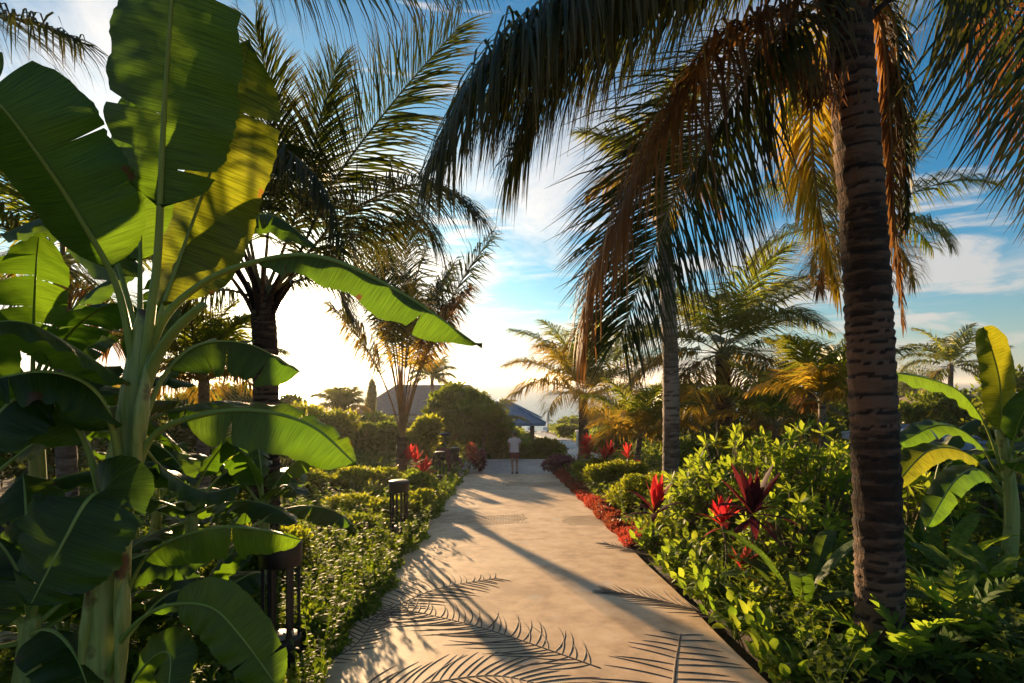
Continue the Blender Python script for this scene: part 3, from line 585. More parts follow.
# palm-frond reliefs pressed into the concrete (part of the path surface)
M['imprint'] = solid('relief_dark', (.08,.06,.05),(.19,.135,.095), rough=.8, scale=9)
def onp(px, py):
    Y = F*CZ/(py-421.); return np.array([(px-512)*Y/F, Y, -SL*Y+.001])
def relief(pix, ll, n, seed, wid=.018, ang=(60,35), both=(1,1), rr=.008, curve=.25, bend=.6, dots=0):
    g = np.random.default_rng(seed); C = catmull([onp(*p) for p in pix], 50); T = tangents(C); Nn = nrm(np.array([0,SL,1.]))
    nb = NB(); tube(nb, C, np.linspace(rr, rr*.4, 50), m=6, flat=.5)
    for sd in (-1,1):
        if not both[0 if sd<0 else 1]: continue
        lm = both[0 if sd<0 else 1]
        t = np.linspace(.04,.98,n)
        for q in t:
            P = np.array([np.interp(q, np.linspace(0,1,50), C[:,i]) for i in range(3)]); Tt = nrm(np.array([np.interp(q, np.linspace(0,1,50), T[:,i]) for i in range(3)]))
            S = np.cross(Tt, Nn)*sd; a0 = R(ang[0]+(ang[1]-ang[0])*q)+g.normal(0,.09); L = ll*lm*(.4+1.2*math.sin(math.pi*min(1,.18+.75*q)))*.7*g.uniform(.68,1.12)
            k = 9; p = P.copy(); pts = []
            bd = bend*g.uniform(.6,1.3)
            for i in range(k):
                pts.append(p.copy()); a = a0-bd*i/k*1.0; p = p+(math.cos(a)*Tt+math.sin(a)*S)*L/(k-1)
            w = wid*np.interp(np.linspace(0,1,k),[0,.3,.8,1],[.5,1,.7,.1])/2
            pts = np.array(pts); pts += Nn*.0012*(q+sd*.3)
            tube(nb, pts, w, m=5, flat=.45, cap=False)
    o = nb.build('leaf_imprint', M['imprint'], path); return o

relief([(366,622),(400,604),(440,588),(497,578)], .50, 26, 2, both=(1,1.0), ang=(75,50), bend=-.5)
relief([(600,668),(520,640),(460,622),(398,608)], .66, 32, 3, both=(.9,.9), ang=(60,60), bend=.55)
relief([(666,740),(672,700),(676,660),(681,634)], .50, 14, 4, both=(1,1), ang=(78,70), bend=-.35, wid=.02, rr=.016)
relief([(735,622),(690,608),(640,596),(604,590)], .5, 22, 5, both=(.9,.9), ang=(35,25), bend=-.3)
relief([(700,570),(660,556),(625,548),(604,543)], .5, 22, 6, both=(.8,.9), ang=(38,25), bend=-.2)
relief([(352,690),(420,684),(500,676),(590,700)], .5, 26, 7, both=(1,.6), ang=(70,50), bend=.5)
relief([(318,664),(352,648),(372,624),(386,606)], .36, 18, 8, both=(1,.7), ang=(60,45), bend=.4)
# woven-mat reliefs: bands of short dashes across the path
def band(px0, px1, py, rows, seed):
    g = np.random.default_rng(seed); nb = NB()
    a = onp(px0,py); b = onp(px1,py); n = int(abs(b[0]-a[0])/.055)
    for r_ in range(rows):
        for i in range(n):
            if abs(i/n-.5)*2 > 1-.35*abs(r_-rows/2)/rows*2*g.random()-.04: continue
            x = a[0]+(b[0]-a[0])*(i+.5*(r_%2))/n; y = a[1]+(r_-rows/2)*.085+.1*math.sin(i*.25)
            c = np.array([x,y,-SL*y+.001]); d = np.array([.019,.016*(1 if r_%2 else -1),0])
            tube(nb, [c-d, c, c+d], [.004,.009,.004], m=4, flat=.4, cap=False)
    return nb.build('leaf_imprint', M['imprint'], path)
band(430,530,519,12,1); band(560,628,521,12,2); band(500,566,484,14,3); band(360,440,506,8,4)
#==PART3==
# ------------------------------------------------------------------ the big leaning palm at the right of the path
org = gp(880, 4.45)
C0 = at(848,-22,4.45)
T = thing('coconut_palm', 'large ringed palm leaning at the right of the path, its crown cut off above', 'palm tree', tuple(org))
nb = NB(); trunk_mesh(nb, [org-[0,0,.15], at(879,560,4.45), at(873,400,4.45), at(863,220,4.45), at(851,60,4.45), C0+[0,0,.05]], .170, .158, ring=.10, m=48, amp=.10, flare=1.18)
nb.build('trunk', M['trunk'], T, org)
def cf(pts, **k): return [C0+[0,0,k.get('dz',0)]]+[at(*p) for p in pts]
def bf(pts, mats=('palm','rachis'), label=None, **k):
    o = frond_obj(T, org, mats=mats, ctrl=cf(pts), rr=k.pop('rr',.024), **k)
    if label: o['label'] = label
    return o
bf([(760,-100,4.2),(650,-60,3.9),(560,5,3.6),(490,62,3.4),(440,150,3.3)], ll=1.15, n=130, droop=2.5, lift=.1, ang=(75,45), wid=.036, start=.18)
bf([(790,-80,4.3),(700,-60,4.0),(622,-25,3.8),(550,22,3.6),(505,90,3.55)], ll=1.05, n=120, droop=2.4, lift=.1, ang=(75,45), wid=.034, start=.18)
bf([(780,-55,4.3),(700,-40,4.1),(625,-5,3.9),(560,60,3.8),(515,160,3.8)], ll=1.0, n=120, droop=2.4, ang=(75,45), wid=.034, start=.15)
bf([(790,5,4.35),(728,36,4.2),(680,98,4.1),(638,180,4.1),(598,270,4.1),(584,340,4.1)], mats=('palm_b','rachis_b'), label='brown dried frond hanging down', ll=.80, n=85, droop=2.8, ang=(60,25), wid=.034, start=.1, jit=.22)
bf([(805,30,4.7),(742,80,4.75),(690,165,4.75),(655,245,4.8),(620,338,4.8)], ll=.95, n=110, droop=.7, ang=(66,32), wid=.036, start=.12, up=(.25,-1,.4), lift=-.1)
bf([(800,20,4.2),(760,60,4.0),(730,110,3.9),(700,170,3.9)], ll=.7, n=60, droop=1.9, ang=(62,30), wid=.032, start=.1)
bf([(925,-110,4.3),(1000,-80,4.2),(1056,30,4.1),(1090,190,4.1)], ll=1.05, n=95, droop=.35, ang=(68,42), wid=.034, start=.12, up=(-.2,-1,.3), lift=0)
bf([(925,-50,4.7),(1000,0,4.8),(1055,100,4.9),(1085,230,4.9)], mats=('palm_bd','rachis_b'), label='dark brown dried frond at the right edge', ll=.8, n=75, droop=.7, ang=(62,35), wid=.032, start=.12, jit=.16, up=(-.2,-1,.3))
bf([(880,20,4.9),(890,110,5.1),(895,220,5.15),(903,325,5.15)], mats=('palm_b','rachis_b'), label='narrow orange dead frond hanging behind the trunk', ll=.26, n=75, droop=2.2, ang=(26,16), wid=.034, start=.15, rr=.018)
bf([(822,25,4.9),(812,90,5.2),(815,180,5.3),(838,290,5.3)], mats=('palm_y','rachis'), label='yellowing frond behind the trunk', ll=.5, n=80, droop=1.6, ang=(45,25), wid=.034, start=.1)
bf([(890,10,4.9),(900,80,5.0),(905,150,5.1),(905,230,5.1)], ll=.25, n=60, droop=1.6, ang=(30,18), wid=.03, start=.2)
bf([(900,-120,5.2),(1000,-150,6),(1080,-100,6.8)], ll=1.0, n=60, droop=1.5)
bf([(860,-170,4.8),(840,-300,5.6),(800,-380,6.6)], ll=1.0, n=60, droop=1.2)
bf([(800,-120,5.0),(730,-150,5.8),(640,-110,6.6),(590,-20,7.2)], ll=1.0, n=70, droop=1.6)
bf([(850,-120,4.0),(880,-170,3.0),(920,-140,2.0)], ll=1.0, n=60, droop=1.6)
bf([(950,-60,4.6),(1040,-70,4.9),(1130,0,5.3)], ll=1.0, n=60, droop=1.6)
# leaf bases and fibres of the crown
nb = NB()
for i in range(26):
    a = i*2.4; d = np.array([math.cos(a), math.sin(a), 0]); p = C0+d*.13+[0,0,-.38+.022*i]
    tube(nb, catmull([p, p+d*.13+[0,0,.16], p+d*.38+[0,0,.32+.01*i]], 8), np.linspace(.055,.028,8), m=7, flat=.5, v=random.random())
nb.build('leaf_bases', M['trunk'], T, org)
nb = NB(); g = np.random.default_rng(5)
for cx, cy, n_, sp in ((800,62,260,.14),(785,45,140,.12),(818,85,110,.09)):
    k = n_; P = at(cx,cy,4.3)+g.normal(0,sp,(k,3))*[1,.6,.5]; D = g.normal(0,.28,(k,3))+[-.1,0,-1]
    ribbons(nb, P, D, g.normal(0,1,(k,3)), g.uniform(.10,.26,k), .016, [.6,1,.8,.2], droop=.2)
nb.build('husk_fibre', M['palm_b'], T, org)

# ------------------------------------------------------------------ palm at the left, in front of the sun
org = gp(266, 7.2); C0 = at(262,300,7.2)
T = thing('coconut_palm', 'palm rising behind the big banana plant on the left, the sun just touching its trunk', 'palm tree', tuple(org))
nb = NB(); trunk_mesh(nb, [org-[0,0,.1], at(266,380,7.2), C0+[0,0,.1]], .17, .145, ring=.09, m=30, amp=.07)
nb.build('trunk', M['trunk'], T, org)
def bf2(pts, mats=('palm','rachis'), **k): return frond_obj(T, org, mats=mats, ctrl=[C0]+[at(*p) for p in pts], rr=k.pop('rr',.03), **k)
bf2([(268,230,7.2),(270,160,7.1),(268,90,7.0),(255,25,6.8)], ll=.62, n=70, droop=.5, ang=(45,25), start=.3, wid=.03, up=(0,-1,.2))
bf2([(285,245,7.2),(305,185,7.1),(320,120,7.0),(338,62,6.9)], ll=.62, n=70, droop=.35, ang=(50,28), start=.3, wid=.03, up=(0,-1,.2))
bf2([(298,255,7.1),(335,180,6.9),(395,100,6.7),(460,25,6.5)], ll=.78, n=80, droop=.35, ang=(62,32), start=.28, wid=.032, up=(.3,-1,.5))
bf2([(300,262,6.9),(345,215,6.6),(410,185,6.4),(455,196,6.2),(478,215,6.1)], ll=.85, n=80, droop=1.7, ang=(70,40), start=.2, wid=.03)
bf2([(310,265,7.3),(365,232,7.4),(415,222,7.5),(440,245,7.6)], ll=.8, n=70, droop=1.7, ang=(70,40), start=.2, wid=.03)
bf2([(248,220,6.8),(255,160,6.4),(285,150,6.1),(325,190,5.9),(345,245,5.8)], ll=.75, n=80, droop=1.9, ang=(60,35), start=.2, wid=.034)
bf2([(300,280,7.4),(330,280,7.5),(350,315,7.6)], ll=.6, n=50, droop=1.2, start=.25)
bf2([(230,240,7.0),(190,190,6.9),(150,190,6.8),(110,240,6.7)], ll=.8, n=60, droop=1.6, start=.2)
bf2([(240,220,7.6),(220,130,8),(190,60,8.3)], ll=.8, n=60, droop=.8, start=.25)
bf2([(225,290,7.2),(190,300,7.2),(160,350,7.1)], ll=.6, n=45, droop=1.5, start=.2)
nb = NB(); g = np.random.default_rng(3)
for i in range(16):
    a = i*2.4; d = np.array([math.cos(a), math.sin(a), 0]); p = C0+d*.1+[0,0,-.25+.02*i]
    tube(nb, catmull([p, p+d*.1+[0,0,.2], p+d*.3+[0,0,.5]], 8), np.linspace(.06,.03,8), m=7, flat=.5, v=random.random())
nb.build('leaf_bases', M['trunk'], T, org)

# palm whose crown hangs in from beyond the upper left corner
org = np.array([-4.9,4.6,gz(0,4.6)]); C0 = np.array([-4.6,4.4,6.3])
T = thing('coconut_palm', 'palm standing beyond the left edge, only its hanging frond ends showing along the top', 'palm tree', tuple(org))
nb = NB(); trunk_mesh(nb, [org-[0,0,.1], (org+C0)/2+[.1,0,0], C0], .18, .15, ring=.1, m=20, amp=.07); nb.build('trunk', M['trunk'], T, org)
def bf3(pts, **k): return frond_obj(T, org, ctrl=[C0]+[np.asarray(p) for p in pts], rr=.024, **k)
bf3([at(-100,-60,4.6),at(-40,0,4.3),at(30,22,4.1),at(80,42,4.0)], ll=.75, n=60, droop=1.9, start=.2, wid=.028)
bf3([at(40,-200,4.5),at(200,-110,4.4),at(330,-50,4.3),at(465,-30,4.3)], ll=.85, n=70, droop=2.2, start=.2, wid=.03)
bf3([at(-60,-160,3.8),at(60,-170,3.2),at(140,-90,2.9)], ll=.8, n=60, droop=1.8, start=.2)
for i in range(7): bf3(auto_ctrl(C0, 1.3+i*.75, R(50-8*i), 3.6, 1.5)[1:], ll=.8, n=50, droop=1.4, start=.2)

# ------------------------------------------------------------------ other palms
generic_palm('young palm with steep bronze stalks, left of the third bollard', gp(401,16), at(402,437,16), r=.17, nf=14, flen=5.8, ll=.78, n=46, el=(88,74), bend=.62, dead=1, yellow=3, droop=1.5, start=.46, seed=11, tr='trunk', wid=.045, rr=.042, mat='palm', rm='rachis_y')
generic_palm('short palm with arching golden fronds, right of the garden path', gp(584,27), at(583,398,27), r=.26, nf=17, flen=5.0, ll=1.05, n=44, el=(84,8), bend=1.35, dead=0, yellow=11, seed=12, tr='trunk', wid=.06, droop=1.3)
generic_palm('slim pale-trunked palm standing between the big leaning palm and the path', gp(671,11.5), at(660,180,11.5), r=.175, nf=14, flen=1.9, ll=.45, n=50, el=(85,-10), bend=1.3, dead=1, yellow=4, seed=13, wid=.034)
generic_palm('full round palm with drooping brown lower fronds, behind the pale-trunked palm', gp(724,19), at(722,352,19), r=.28, nf=24, flen=4.5, ll=.95, n=54, el=(72,-25), bend=1.45, dead=2, yellow=6, seed=14, tr='trunk', wid=.05)
generic_palm('tall palm half hidden behind the big leaning trunk, thin fronds on both sides', gp(862,14), at(858,228,14), r=.16, nf=16, flen=2.7, ll=.7, n=44, el=(78,-30), bend=1.5, dead=2, yellow=3, seed=15, wid=.032, droop=1.7)
generic_palm('small distant palm against the clouds above the right banana leaves', gp(950,42), at(951,366,42), r=.2, nf=15, flen=3.6, ll=.9, n=26, el=(80,-20), bend=1.3, dead=0, yellow=1, seed=16, wid=.09)
generic_palm('tiny palm crown rising over the round tree by the villa', gp(432,52), at(432,378,52), r=.2, nf=14, flen=2.6, ll=.8, n=22, el=(80,0), bend=1.2, dead=0, yellow=2, seed=17, wid=.1)
generic_palm('small far palm over the sea line, left of the villa roof', gp(345,38), at(342,410,38), r=.18, nf=13, flen=1.9, ll=.8, n=24, el=(80,5), bend=1.3, dead=0, yellow=5, seed=18, wid=.09)
generic_palm('spiky palm crown seen between banana stalks near the left edge', gp(70,8.5), at(62,262,8.5), r=.14, nf=14, flen=2.3, ll=.6, n=44, el=(80,-20), bend=1.3, dead=1, yellow=1, seed=19, wid=.034)
generic_palm('low fan of palm fronds between the sunlit palm trunk and the banana stem', gp(205,9), at(204,378,9), r=.1, nf=16, flen=1.4, ll=.42, n=36, el=(85,5), bend=1.2, dead=0, yellow=6, seed=20, wid=.03)
generic_palm('low young palm with drooping fronds just left of the person', gp(482,26.5), at(484,434,26.5), r=.08, nf=10, flen=2.6, ll=.5, n=30, el=(80,15), bend=1.4, dead=0, yellow=1, seed=21, wid=.05)
generic_palm('low feathery palm between the short golden palm and the pale trunk', gp(640,17), at(640,436,17), r=.1, nf=13, flen=2.1, ll=.5, n=34, el=(82,15), bend=1.3, dead=0, yellow=7, seed=22, wid=.045)
generic_palm('bushy low palm behind the light green shrub, right of the pale trunk', gp(775,15), at(775,425,15), r=.1, nf=13, flen=2.2, ll=.5, n=34, el=(82,5), bend=1.3, dead=1, yellow=4, seed=23, wid=.04)
generic_palm('low palm with stiff yellow fronds just left of the big leaning trunk', gp(815,11), at(822,402,11), r=.08, nf=12, flen=1.7, ll=.45, n=34, el=(85,20), bend=1.2, dead=1, yellow=5, seed=24, wid=.04)

# ------------------------------------------------------------------ big banana plant, front left
Y0 = 3.0; org = gp(98, Y0); org[2] = -SL*Y0-.02
B = thing('banana_plant', 'huge banana plant filling the left foreground, its pale stem rising beside the nearest bollard', 'banana plant', tuple(org))
nb = NB(); C = catmull([org-[0,0,.1], at(100,640,Y0), at(115,520,Y0), at(128,440,Y0), at(140,350,Y0), at(146,310,Y0)], 50)
tube(nb, C, np.interp(np.linspace(0,1,50), [0,.15,.55,.85,1], [.13,.097,.082,.064,.036]), m=28)
nb.build('pseudostem', M['pstem'], B, org)
nb = NB()                                     # overlapping leaf sheaths wrapped round the stem
for (a, b_, c, d) in (((88,640),(94,590),(100,540),(108,490)),((118,620),(122,570),(126,520),(134,465)),((104,520),(110,480),(117,440),(124,395)),((136,480),(139,440),(143,400),(150,350)),((84,690),(86,650),(90,610),(96,560)),((120,690),(122,640),(124,600),(130,545))):
    tube(nb, catmull([at(*a,Y0-.05), at(*b_,Y0-.07), at(*c,Y0-.07), at(*d,Y0-.02)], 20), np.interp(np.linspace(0,1,20),[0,.5,1],[.03,.055,.012]), m=12, flat=.5, v=random.random())
nb.build('leaf_sheath', M['pstem'], B, org)
def bl(pts, **k): return banana_leaf(B, org, [at(*p) for p in pts], **k)
cam_up = (0,-1,.15)
# tall central leaf
bl([(140,400,3.0),(150,320,2.95),(158,250,2.9),(164,120,2.75),(172,0,2.6),(182,-130,2.5)], s0=.40, wl=.36, wr=.33, up=(-.1,-1,.1), fold=(.0,.25), curl=(.25,.6), tears=(3,3), seed=3, r0=.034, wave=.012)
# sunlit leaf behind it
bl([(146,360,3.1),(165,300,3.2),(190,230,3.3),(218,150,3.3),(238,80,3.25),(250,40,3.2)], s0=.16, wl=.16, wr=.33, up=(.3,-1,.2), fold=(.2,.1), curl=(.3,.3), tears=(0,1), seed=4, r0=.024, wave=.03, mat='banana_young', wavek=26, label='sunlit yellow-green leaf')
# big upper left leaf
bl([(138,390,3.0),(118,290,2.9),(78,215,2.7),(35,150,2.5),(-10,95,2.35),(-70,60,2.2)], s0=.38, wl=.20, wr=.34, up=(.3,-1,.5), fold=(.3,.05), curl=(.5,.25), tears=(2,3), seed=5, r0=.030)
# long arching leaf to the right
bl([(138,420,3.0),(158,330,3.0),(200,285,2.95),(255,262,2.9),(320,257,2.8),(400,292,2.75),(482,348,2.7)], s0=.47, wl=.13, wr=.16, up=(0,-.45,1), fold=(.55,.5), curl=(.5,.4), tears=(1,2), seed=6, r0=.032, wave=.016, wavek=24)
# right middle leaf, half shaded
bl([(128,500,3.0),(150,440,2.95),(190,418,2.9),(250,410,2.85),(310,425,2.8),(358,466,2.75)], s0=.36, wl=.11, wr=.21, up=(0,-.8,.9), fold=(.3,.35), curl=(.4,.5), tears=(2,2), seed=7, r0=.030)
bl([(140,430,3.1),(165,375,3.2),(200,345,3.3),(250,345,3.4),(300,372,3.5)], s0=.3, wl=.2, wr=.26, up=(.1,-.6,1), fold=(.3,.3), tears=(1,3), seed=8, r0=.022)
# left side stalks with dark blades
bl([(122,520,3.0),(118,450,2.9),(95,392,2.75),(45,372,2.6),(-30,385,2.45)], s0=.42, wl=.2, wr=.26, up=(0,-.4,1), fold=(.35,.4), tears=(1,2), seed=9, r0=.034)
bl([(110,540,3.0),(88,450,2.9),(55,402,2.8),(15,400,2.65),(-40,460,2.5)], s0=.40, wl=.24, wr=.2, up=(0,-.3,1), fold=(.5,.6), tears=(2,2), seed=10, r0=.030)
bl([(135,390,3.0),(110,372,2.8),(70,345,2.6),(20,322,2.4),(-50,330,2.2)], s0=.08, wl=.12, wr=.24, up=(.1,-.6,1), fold=(.2,.25), tears=(0,1), seed=11, r0=.012)
# large ribbed leaf hanging at the lower left
bl([(108,560,2.95),(104,500,2.8),(88,500,2.62),(62,545,2.55),(30,606,2.5)], s0=.30, wl=.27, wr=.27, up=(.15,-1,.45), fold=(.15,.1), curl=(.3,.3), tears=(2,2), seed=12, r0=.022, label='broad leaf hanging towards the ground with browned margin')
# two right-hand lower leaves
bl([(112,640,3.0),(135,575,2.95),(162,545,2.9),(215,528,2.85),(262,530,2.8),(302,540,2.8)], s0=.34, wl=.04, wr=.17, up=(0,-.9,.5), fold=(.9,.3), curl=(.2,.6), tears=(0,2), seed=13, r0=.020, wave=.016)
bl([(105,690,3.0),(122,640,2.9),(160,608,2.8),(208,606,2.75),(240,635,2.72),(280,690,2.7)], s0=.52, wl=.15, wr=.15, up=(.2,-1,.4), fold=(.1,.15), curl=(.3,.3), tears=(1,1), seed=14, r0=.020)
bl([(120,700,2.9),(150,660,2.8),(170,655,2.7),(168,700,2.6)], s0=.2, wl=.13, wr=.13, up=(0,-1,.5), tears=(0,0), seed=15, r0=.012)
bl([(138,440,3.2),(165,470,3.4),(205,492,3.6),(240,485,3.8)], s0=.25, wl=.09, wr=.13, up=(0,-.5,1), tears=(0,1), seed=16, r0=.014)
bl([(125,640,3.1),(160,600,3.3),(190,590,3.5),(240,600,3.6)], s0=.2, wl=.12, wr=.15, up=(0,-.8,.7), tears=(0,1), seed=17, r0=.014)
bl([(140,380,3.2),(128,300,3.5),(105,240,3.8),(60,215,4.0),(0,235,4.1)], s0=.35, wl=.25, wr=.25, up=(0,-.3,1), fold=(.4,.4), tears=(2,2), seed=18, r0=.025)
bl([(142,370,3.3),(180,290,3.6),(225,235,3.9),(270,215,4.0),(320,250,4.1)], s0=.35, wl=.2, wr=.2, up=(0,-.3,1), fold=(.4,.4), tears=(1,2), seed=19, r0=.022)
bl([(142,400,3.1),(140,300,3.6),(140,220,4.0),(134,150,4.2),(126,90,4.2)], s0=.45, wl=.30, wr=.30, up=(0,-1,.2), fold=(.1,.1), tears=(1,1), seed=23, r0=.022)  # added leaf, mostly hidden, placed to shade the big upper left leaf
nb = NB(); tube(nb, catmull([at(140,400,3.0), at(158,355,2.95), at(180,325,2.9), at(204,304,2.88)], 16), np.linspace(.036,.024,16), m=12, flat=.75)
nb.build('cut_stalk', M['petiole'], B, org)

# banana thicket behind and beside it
for (lab, px, Y, h, nl, ll_, w, sd) in (
    ('banana plant at the far left edge with dark overlapping leaves', -30, 3.7, 1.5, 10, 1.5, .27, 31),
    ('banana plant deep in shade at the lower left corner', 15, 3.3, .7, 9, 1.1, .24, 32),
    ('banana plant behind the big one, its leaves backlit below the sun', 190, 5.6, 1.1, 9, 1.3, .24, 33),
    ('banana plant with ragged leaves behind the upper stalks on the left', 40, 5.2, 2.3, 10, 1.5, .28, 34),
    ('banana plant standing tall behind the central leaf', 130, 5.4, 2.1, 9, 1.4, .25, 35),
    ('low banana sucker between the big stem and the nearest bollard', 205, 4.3, .35, 7, .8, .2, 36),
    ('low banana sucker in the dark at the foot of the big stem', 60, 3.9, .4, 8, .9, .22, 37),
    ('banana plant growing in front of the sunlit palm trunk', 262, 6.0, 1.0, 10, 1.15, .23, 39),
    ('low yellowish banana plant in the left bed behind the big one', 150, 7.0, .9, 8, 1.1, .22, 38)):
    b_ = gp(px, Y); rand_banana(lab, b_, h, nl, ll_, w, seed=sd, az0=sd*.7)

# ------------------------------------------------------------------ right-hand banana group
org = gp(1003, 6.2); 
B = thing('banana_plant', 'banana plant at the right edge with one upright leaf curling yellow at its tip', 'banana plant', tuple(org))
nb = NB(); tube(nb, catmull([org-[0,0,.1], at(1012,520,6.2), at(1006,460,6.2), at(1000,430,6.2)], 20), np.linspace(.085,.05,20), m=14); nb.build('pseudostem', M['pstem'], B, org)
bl([(1003,470,6.2),(1000,430,6.2),(1000,385,6.1),(990,345,6.0),(983,327,5.9)], s0=.25, wl=.17, wr=.20, up=(-.2,-1,0), fold=(.1,.5), tears=(0,0), seed=41, r0=.02, mat='banana_young', twist=1.0, label='upright leaf twisting yellow at the tip')
bl([(1002,470,6.2),(985,425,6.1),(960,392,6.0),(925,378,5.9),(885,372,5.8)], s0=.3, wl=.16, wr=.18, up=(0,-.7,1), fold=(.3,.3), tears=(0,1), seed=42, r0=.02)
bl([(1002,480,6.2),(975,440,6.0),(940,425,5.9),(895,445,5.7)], s0=.25, wl=.15, wr=.18, up=(0,-.6,1), fold=(.2,.3), tears=(1,1), seed=43, r0=.018)
bl([(1002,490,6.2),(970,455,5.9),(930,450,5.6),(890,490,5.4)], s0=.25, wl=.15, wr=.2, up=(0,-.8,1), fold=(.2,.3), tears=(1,1), seed=44, r0=.018, mat='banana_young')
bl([(1006,470,6.2),(1020,420,6.0),(1045,385,5.8),(1080,370,5.6)], s0=.25, wl=.18, wr=.2, up=(0,-.7,1), tears=(1,1), seed=45, r0=.018)
bl([(1006,480,6.2),(1030,450,5.9),(1060,440,5.7)], s0=.2, wl=.18, wr=.2, up=(0,-.7,1), tears=(1,1), seed=46, r0=.018)
bl([(1002,495,6.2),(980,470,5.7),(955,480,5.3),(925,530,5.0)], s0=.2, wl=.15, wr=.17, up=(0,-.9,.8), tears=(1,1), seed=47, r0=.018)
rand_banana('low banana plant behind the upright yellow-tipped leaf', gp(940,8.5), .9, 8, 1.3, .22, seed=48)
rand_banana('banana plant beyond the right edge leaning its leaves into view', gp(1070,7.5), 1.4, 8, 1.4, .24, seed=49)
#==PART4==
# ------------------------------------------------------------------ ground cover (uncountable)
def hcov(x, y, base=.10, amp=.16, s=1.0):
    return base+amp*(.5+.5*np.sin(x*2.3*s+1.3*np.sin(y*1.1*s))*np.cos(y*1.7*s+.7*x))+.05*np.sin(x*6.1+y*4.3)*np.cos(y*5.7)
def cover(name, label, cat, xr, yr, n, size, mat, h=(.10,.16), asp=.5, seed=0, edge=.3, up=.9, keep=None, overhang=0, prof=(.3,1,.12), sgrow=.10, sprig=0, sph=.3):
    g = np.random.default_rng(seed)
    Y = yr[0]*(yr[1]/yr[0])**g.random(int(n*1.0)); x0 = xr[0](Y); x1 = xr[1](Y)
    # denser at the near end where leaves show large
    X = x0+(x1-x0)*g.random(len(Y))
    if keep is not None:
        k = keep(X,Y); X, Y, x0, x1 = X[k], Y[k], x0[k], x1[k]
    e = np.minimum(np.abs(X-x0), np.abs(x1-X)); H = hcov(X,Y,*h)*np.clip((e+.05)/edge,.15,1)
    q = g.random(len(X))**.45
    P = np.stack([X,Y,gz(X,Y)-.04+H*q],-1)
    D = nrm(g.normal(0,.7,(len(X),3))+[0,0,up]); S = nrm(np.cross(D, g.normal(0,1,(len(X),3))))
    sz = size*(1+sgrow*(Y-yr[0]))*g.uniform(.6,1.35,len(X))
    v = np.clip(.5+.35*np.sin(X*1.9+np.sin(Y*1.3)*2)+g.normal(0,.22,len(X)),0,1)
    nb = NB(); ribbons(nb, P, D, S, sz, sz*asp, prof, droop=.5, mat=0, v=v)
    if sprig:
        ns_ = sprig; k = g.integers(0, len(X), ns_); b0 = np.stack([X[k],Y[k],gz(X[k],Y[k])+.02],-1); hh = sph*g.uniform(.4,1.2,ns_)*(1+sgrow*.5*(Y[k]-yr[0]))
        ln = g.normal(0,.35,(ns_,3)); ln[:,2] = 1; ln = nrm(ln); nl_ = 9
        for q_ in range(nl_):
            tq = .35+.65*(q_+1)/nl_; Pq = b0+ln*(hh*tq)[:,None]; aq = q_*2.4+g.uniform(0,6,ns_)
            Dq = np.stack([np.cos(aq),np.sin(aq),g.uniform(.2,1.,ns_)],-1)
            ribbons(nb, Pq, Dq, np.cross(Dq,[0,0,1.])+g.normal(0,.3,(ns_,3)), size*1.3*(1+sgrow*(Y[k]-yr[0]))*g.uniform(.6,1.2,ns_), size*.62*(1+sgrow*(Y[k]-yr[0])), (.15,1,.7,.08), droop=.7, v=np.clip(g.normal(.5,.25,ns_),0,1))
        ribbons(nb, b0, ln, g.normal(0,1,(ns_,3)), hh, .006, (1,.8,.5), droop=.05, v=np.full(ns_,.3))
    o = nb.build(name, M[mat]); o['kind'] = 'stuff'; o['label'] = label; o['category'] = cat
    return o
lft = lambda Y: -.85*Y-.3
cover('ground_cover', 'low small-leaved green ground cover left of the path', 'ground cover', (lft, lambda Y: ledge(Y)+.10+.06*np.sin(Y*2.3)+.05*np.sin(Y*7.1)), (3.0,21), 150000, .042, 'cover', h=(.10,.15), seed=1, asp=.55, keep=lambda X,Y: ~(((X+1.77)**2+(Y-4.36)**2<.09)|((X+1.76)**2+(Y-8.85)**2<.09)|((abs(X+1.72)<.2)&(Y<4.4)&(Y>3.7))|((abs(X+2.13)<.3)&(Y>15.6)&(Y<17.6))|((abs(X+1.95)<.3)&(Y>18.2)&(Y<20.5))), sprig=3600, sph=.30)
cover('ground_cover', 'red and orange low leaves bordering the right edge of the path', 'ground cover', (lambda Y: redge(Y)-.04+.03*np.sin(Y*5), lambda Y: redge(Y)+.75-.018*Y), (8.3,20.5), 34000, .05, 'redcover', h=(.10,.12), seed=2, edge=.18, asp=.4, sgrow=.05)
cover('ground_cover', 'low green leaves filling the bed right of the path', 'ground cover', (lambda Y: redge(Y)+.22+.05*np.sin(Y*3), lambda Y: .95*Y+1.5), (3.4,24), 90000, .05, 'shrub_g', keep=lambda X,Y: ~((abs(X-2.85+.28*(4.4-Y))<.5)&(Y<4.75)), h=(.08,.16), seed=3, sgrow=.10, sprig=3500, sph=.36)
cover('ground_cover', 'olive and green scrub covering the slope down to the sea', 'ground cover', (lambda Y: -1.3*Y, lambda Y: 1.3*Y), (21,103), 120000, .14, 'shrub_g', h=(.2,.5), seed=4, sgrow=.05, up=.7, sprig=2500, sph=1.0,
      keep=lambda X,Y: ~((X>-1.3)&(X<4.2)&(Y<26))&~((X>1.6)&(X<6.0)&(Y>26)))
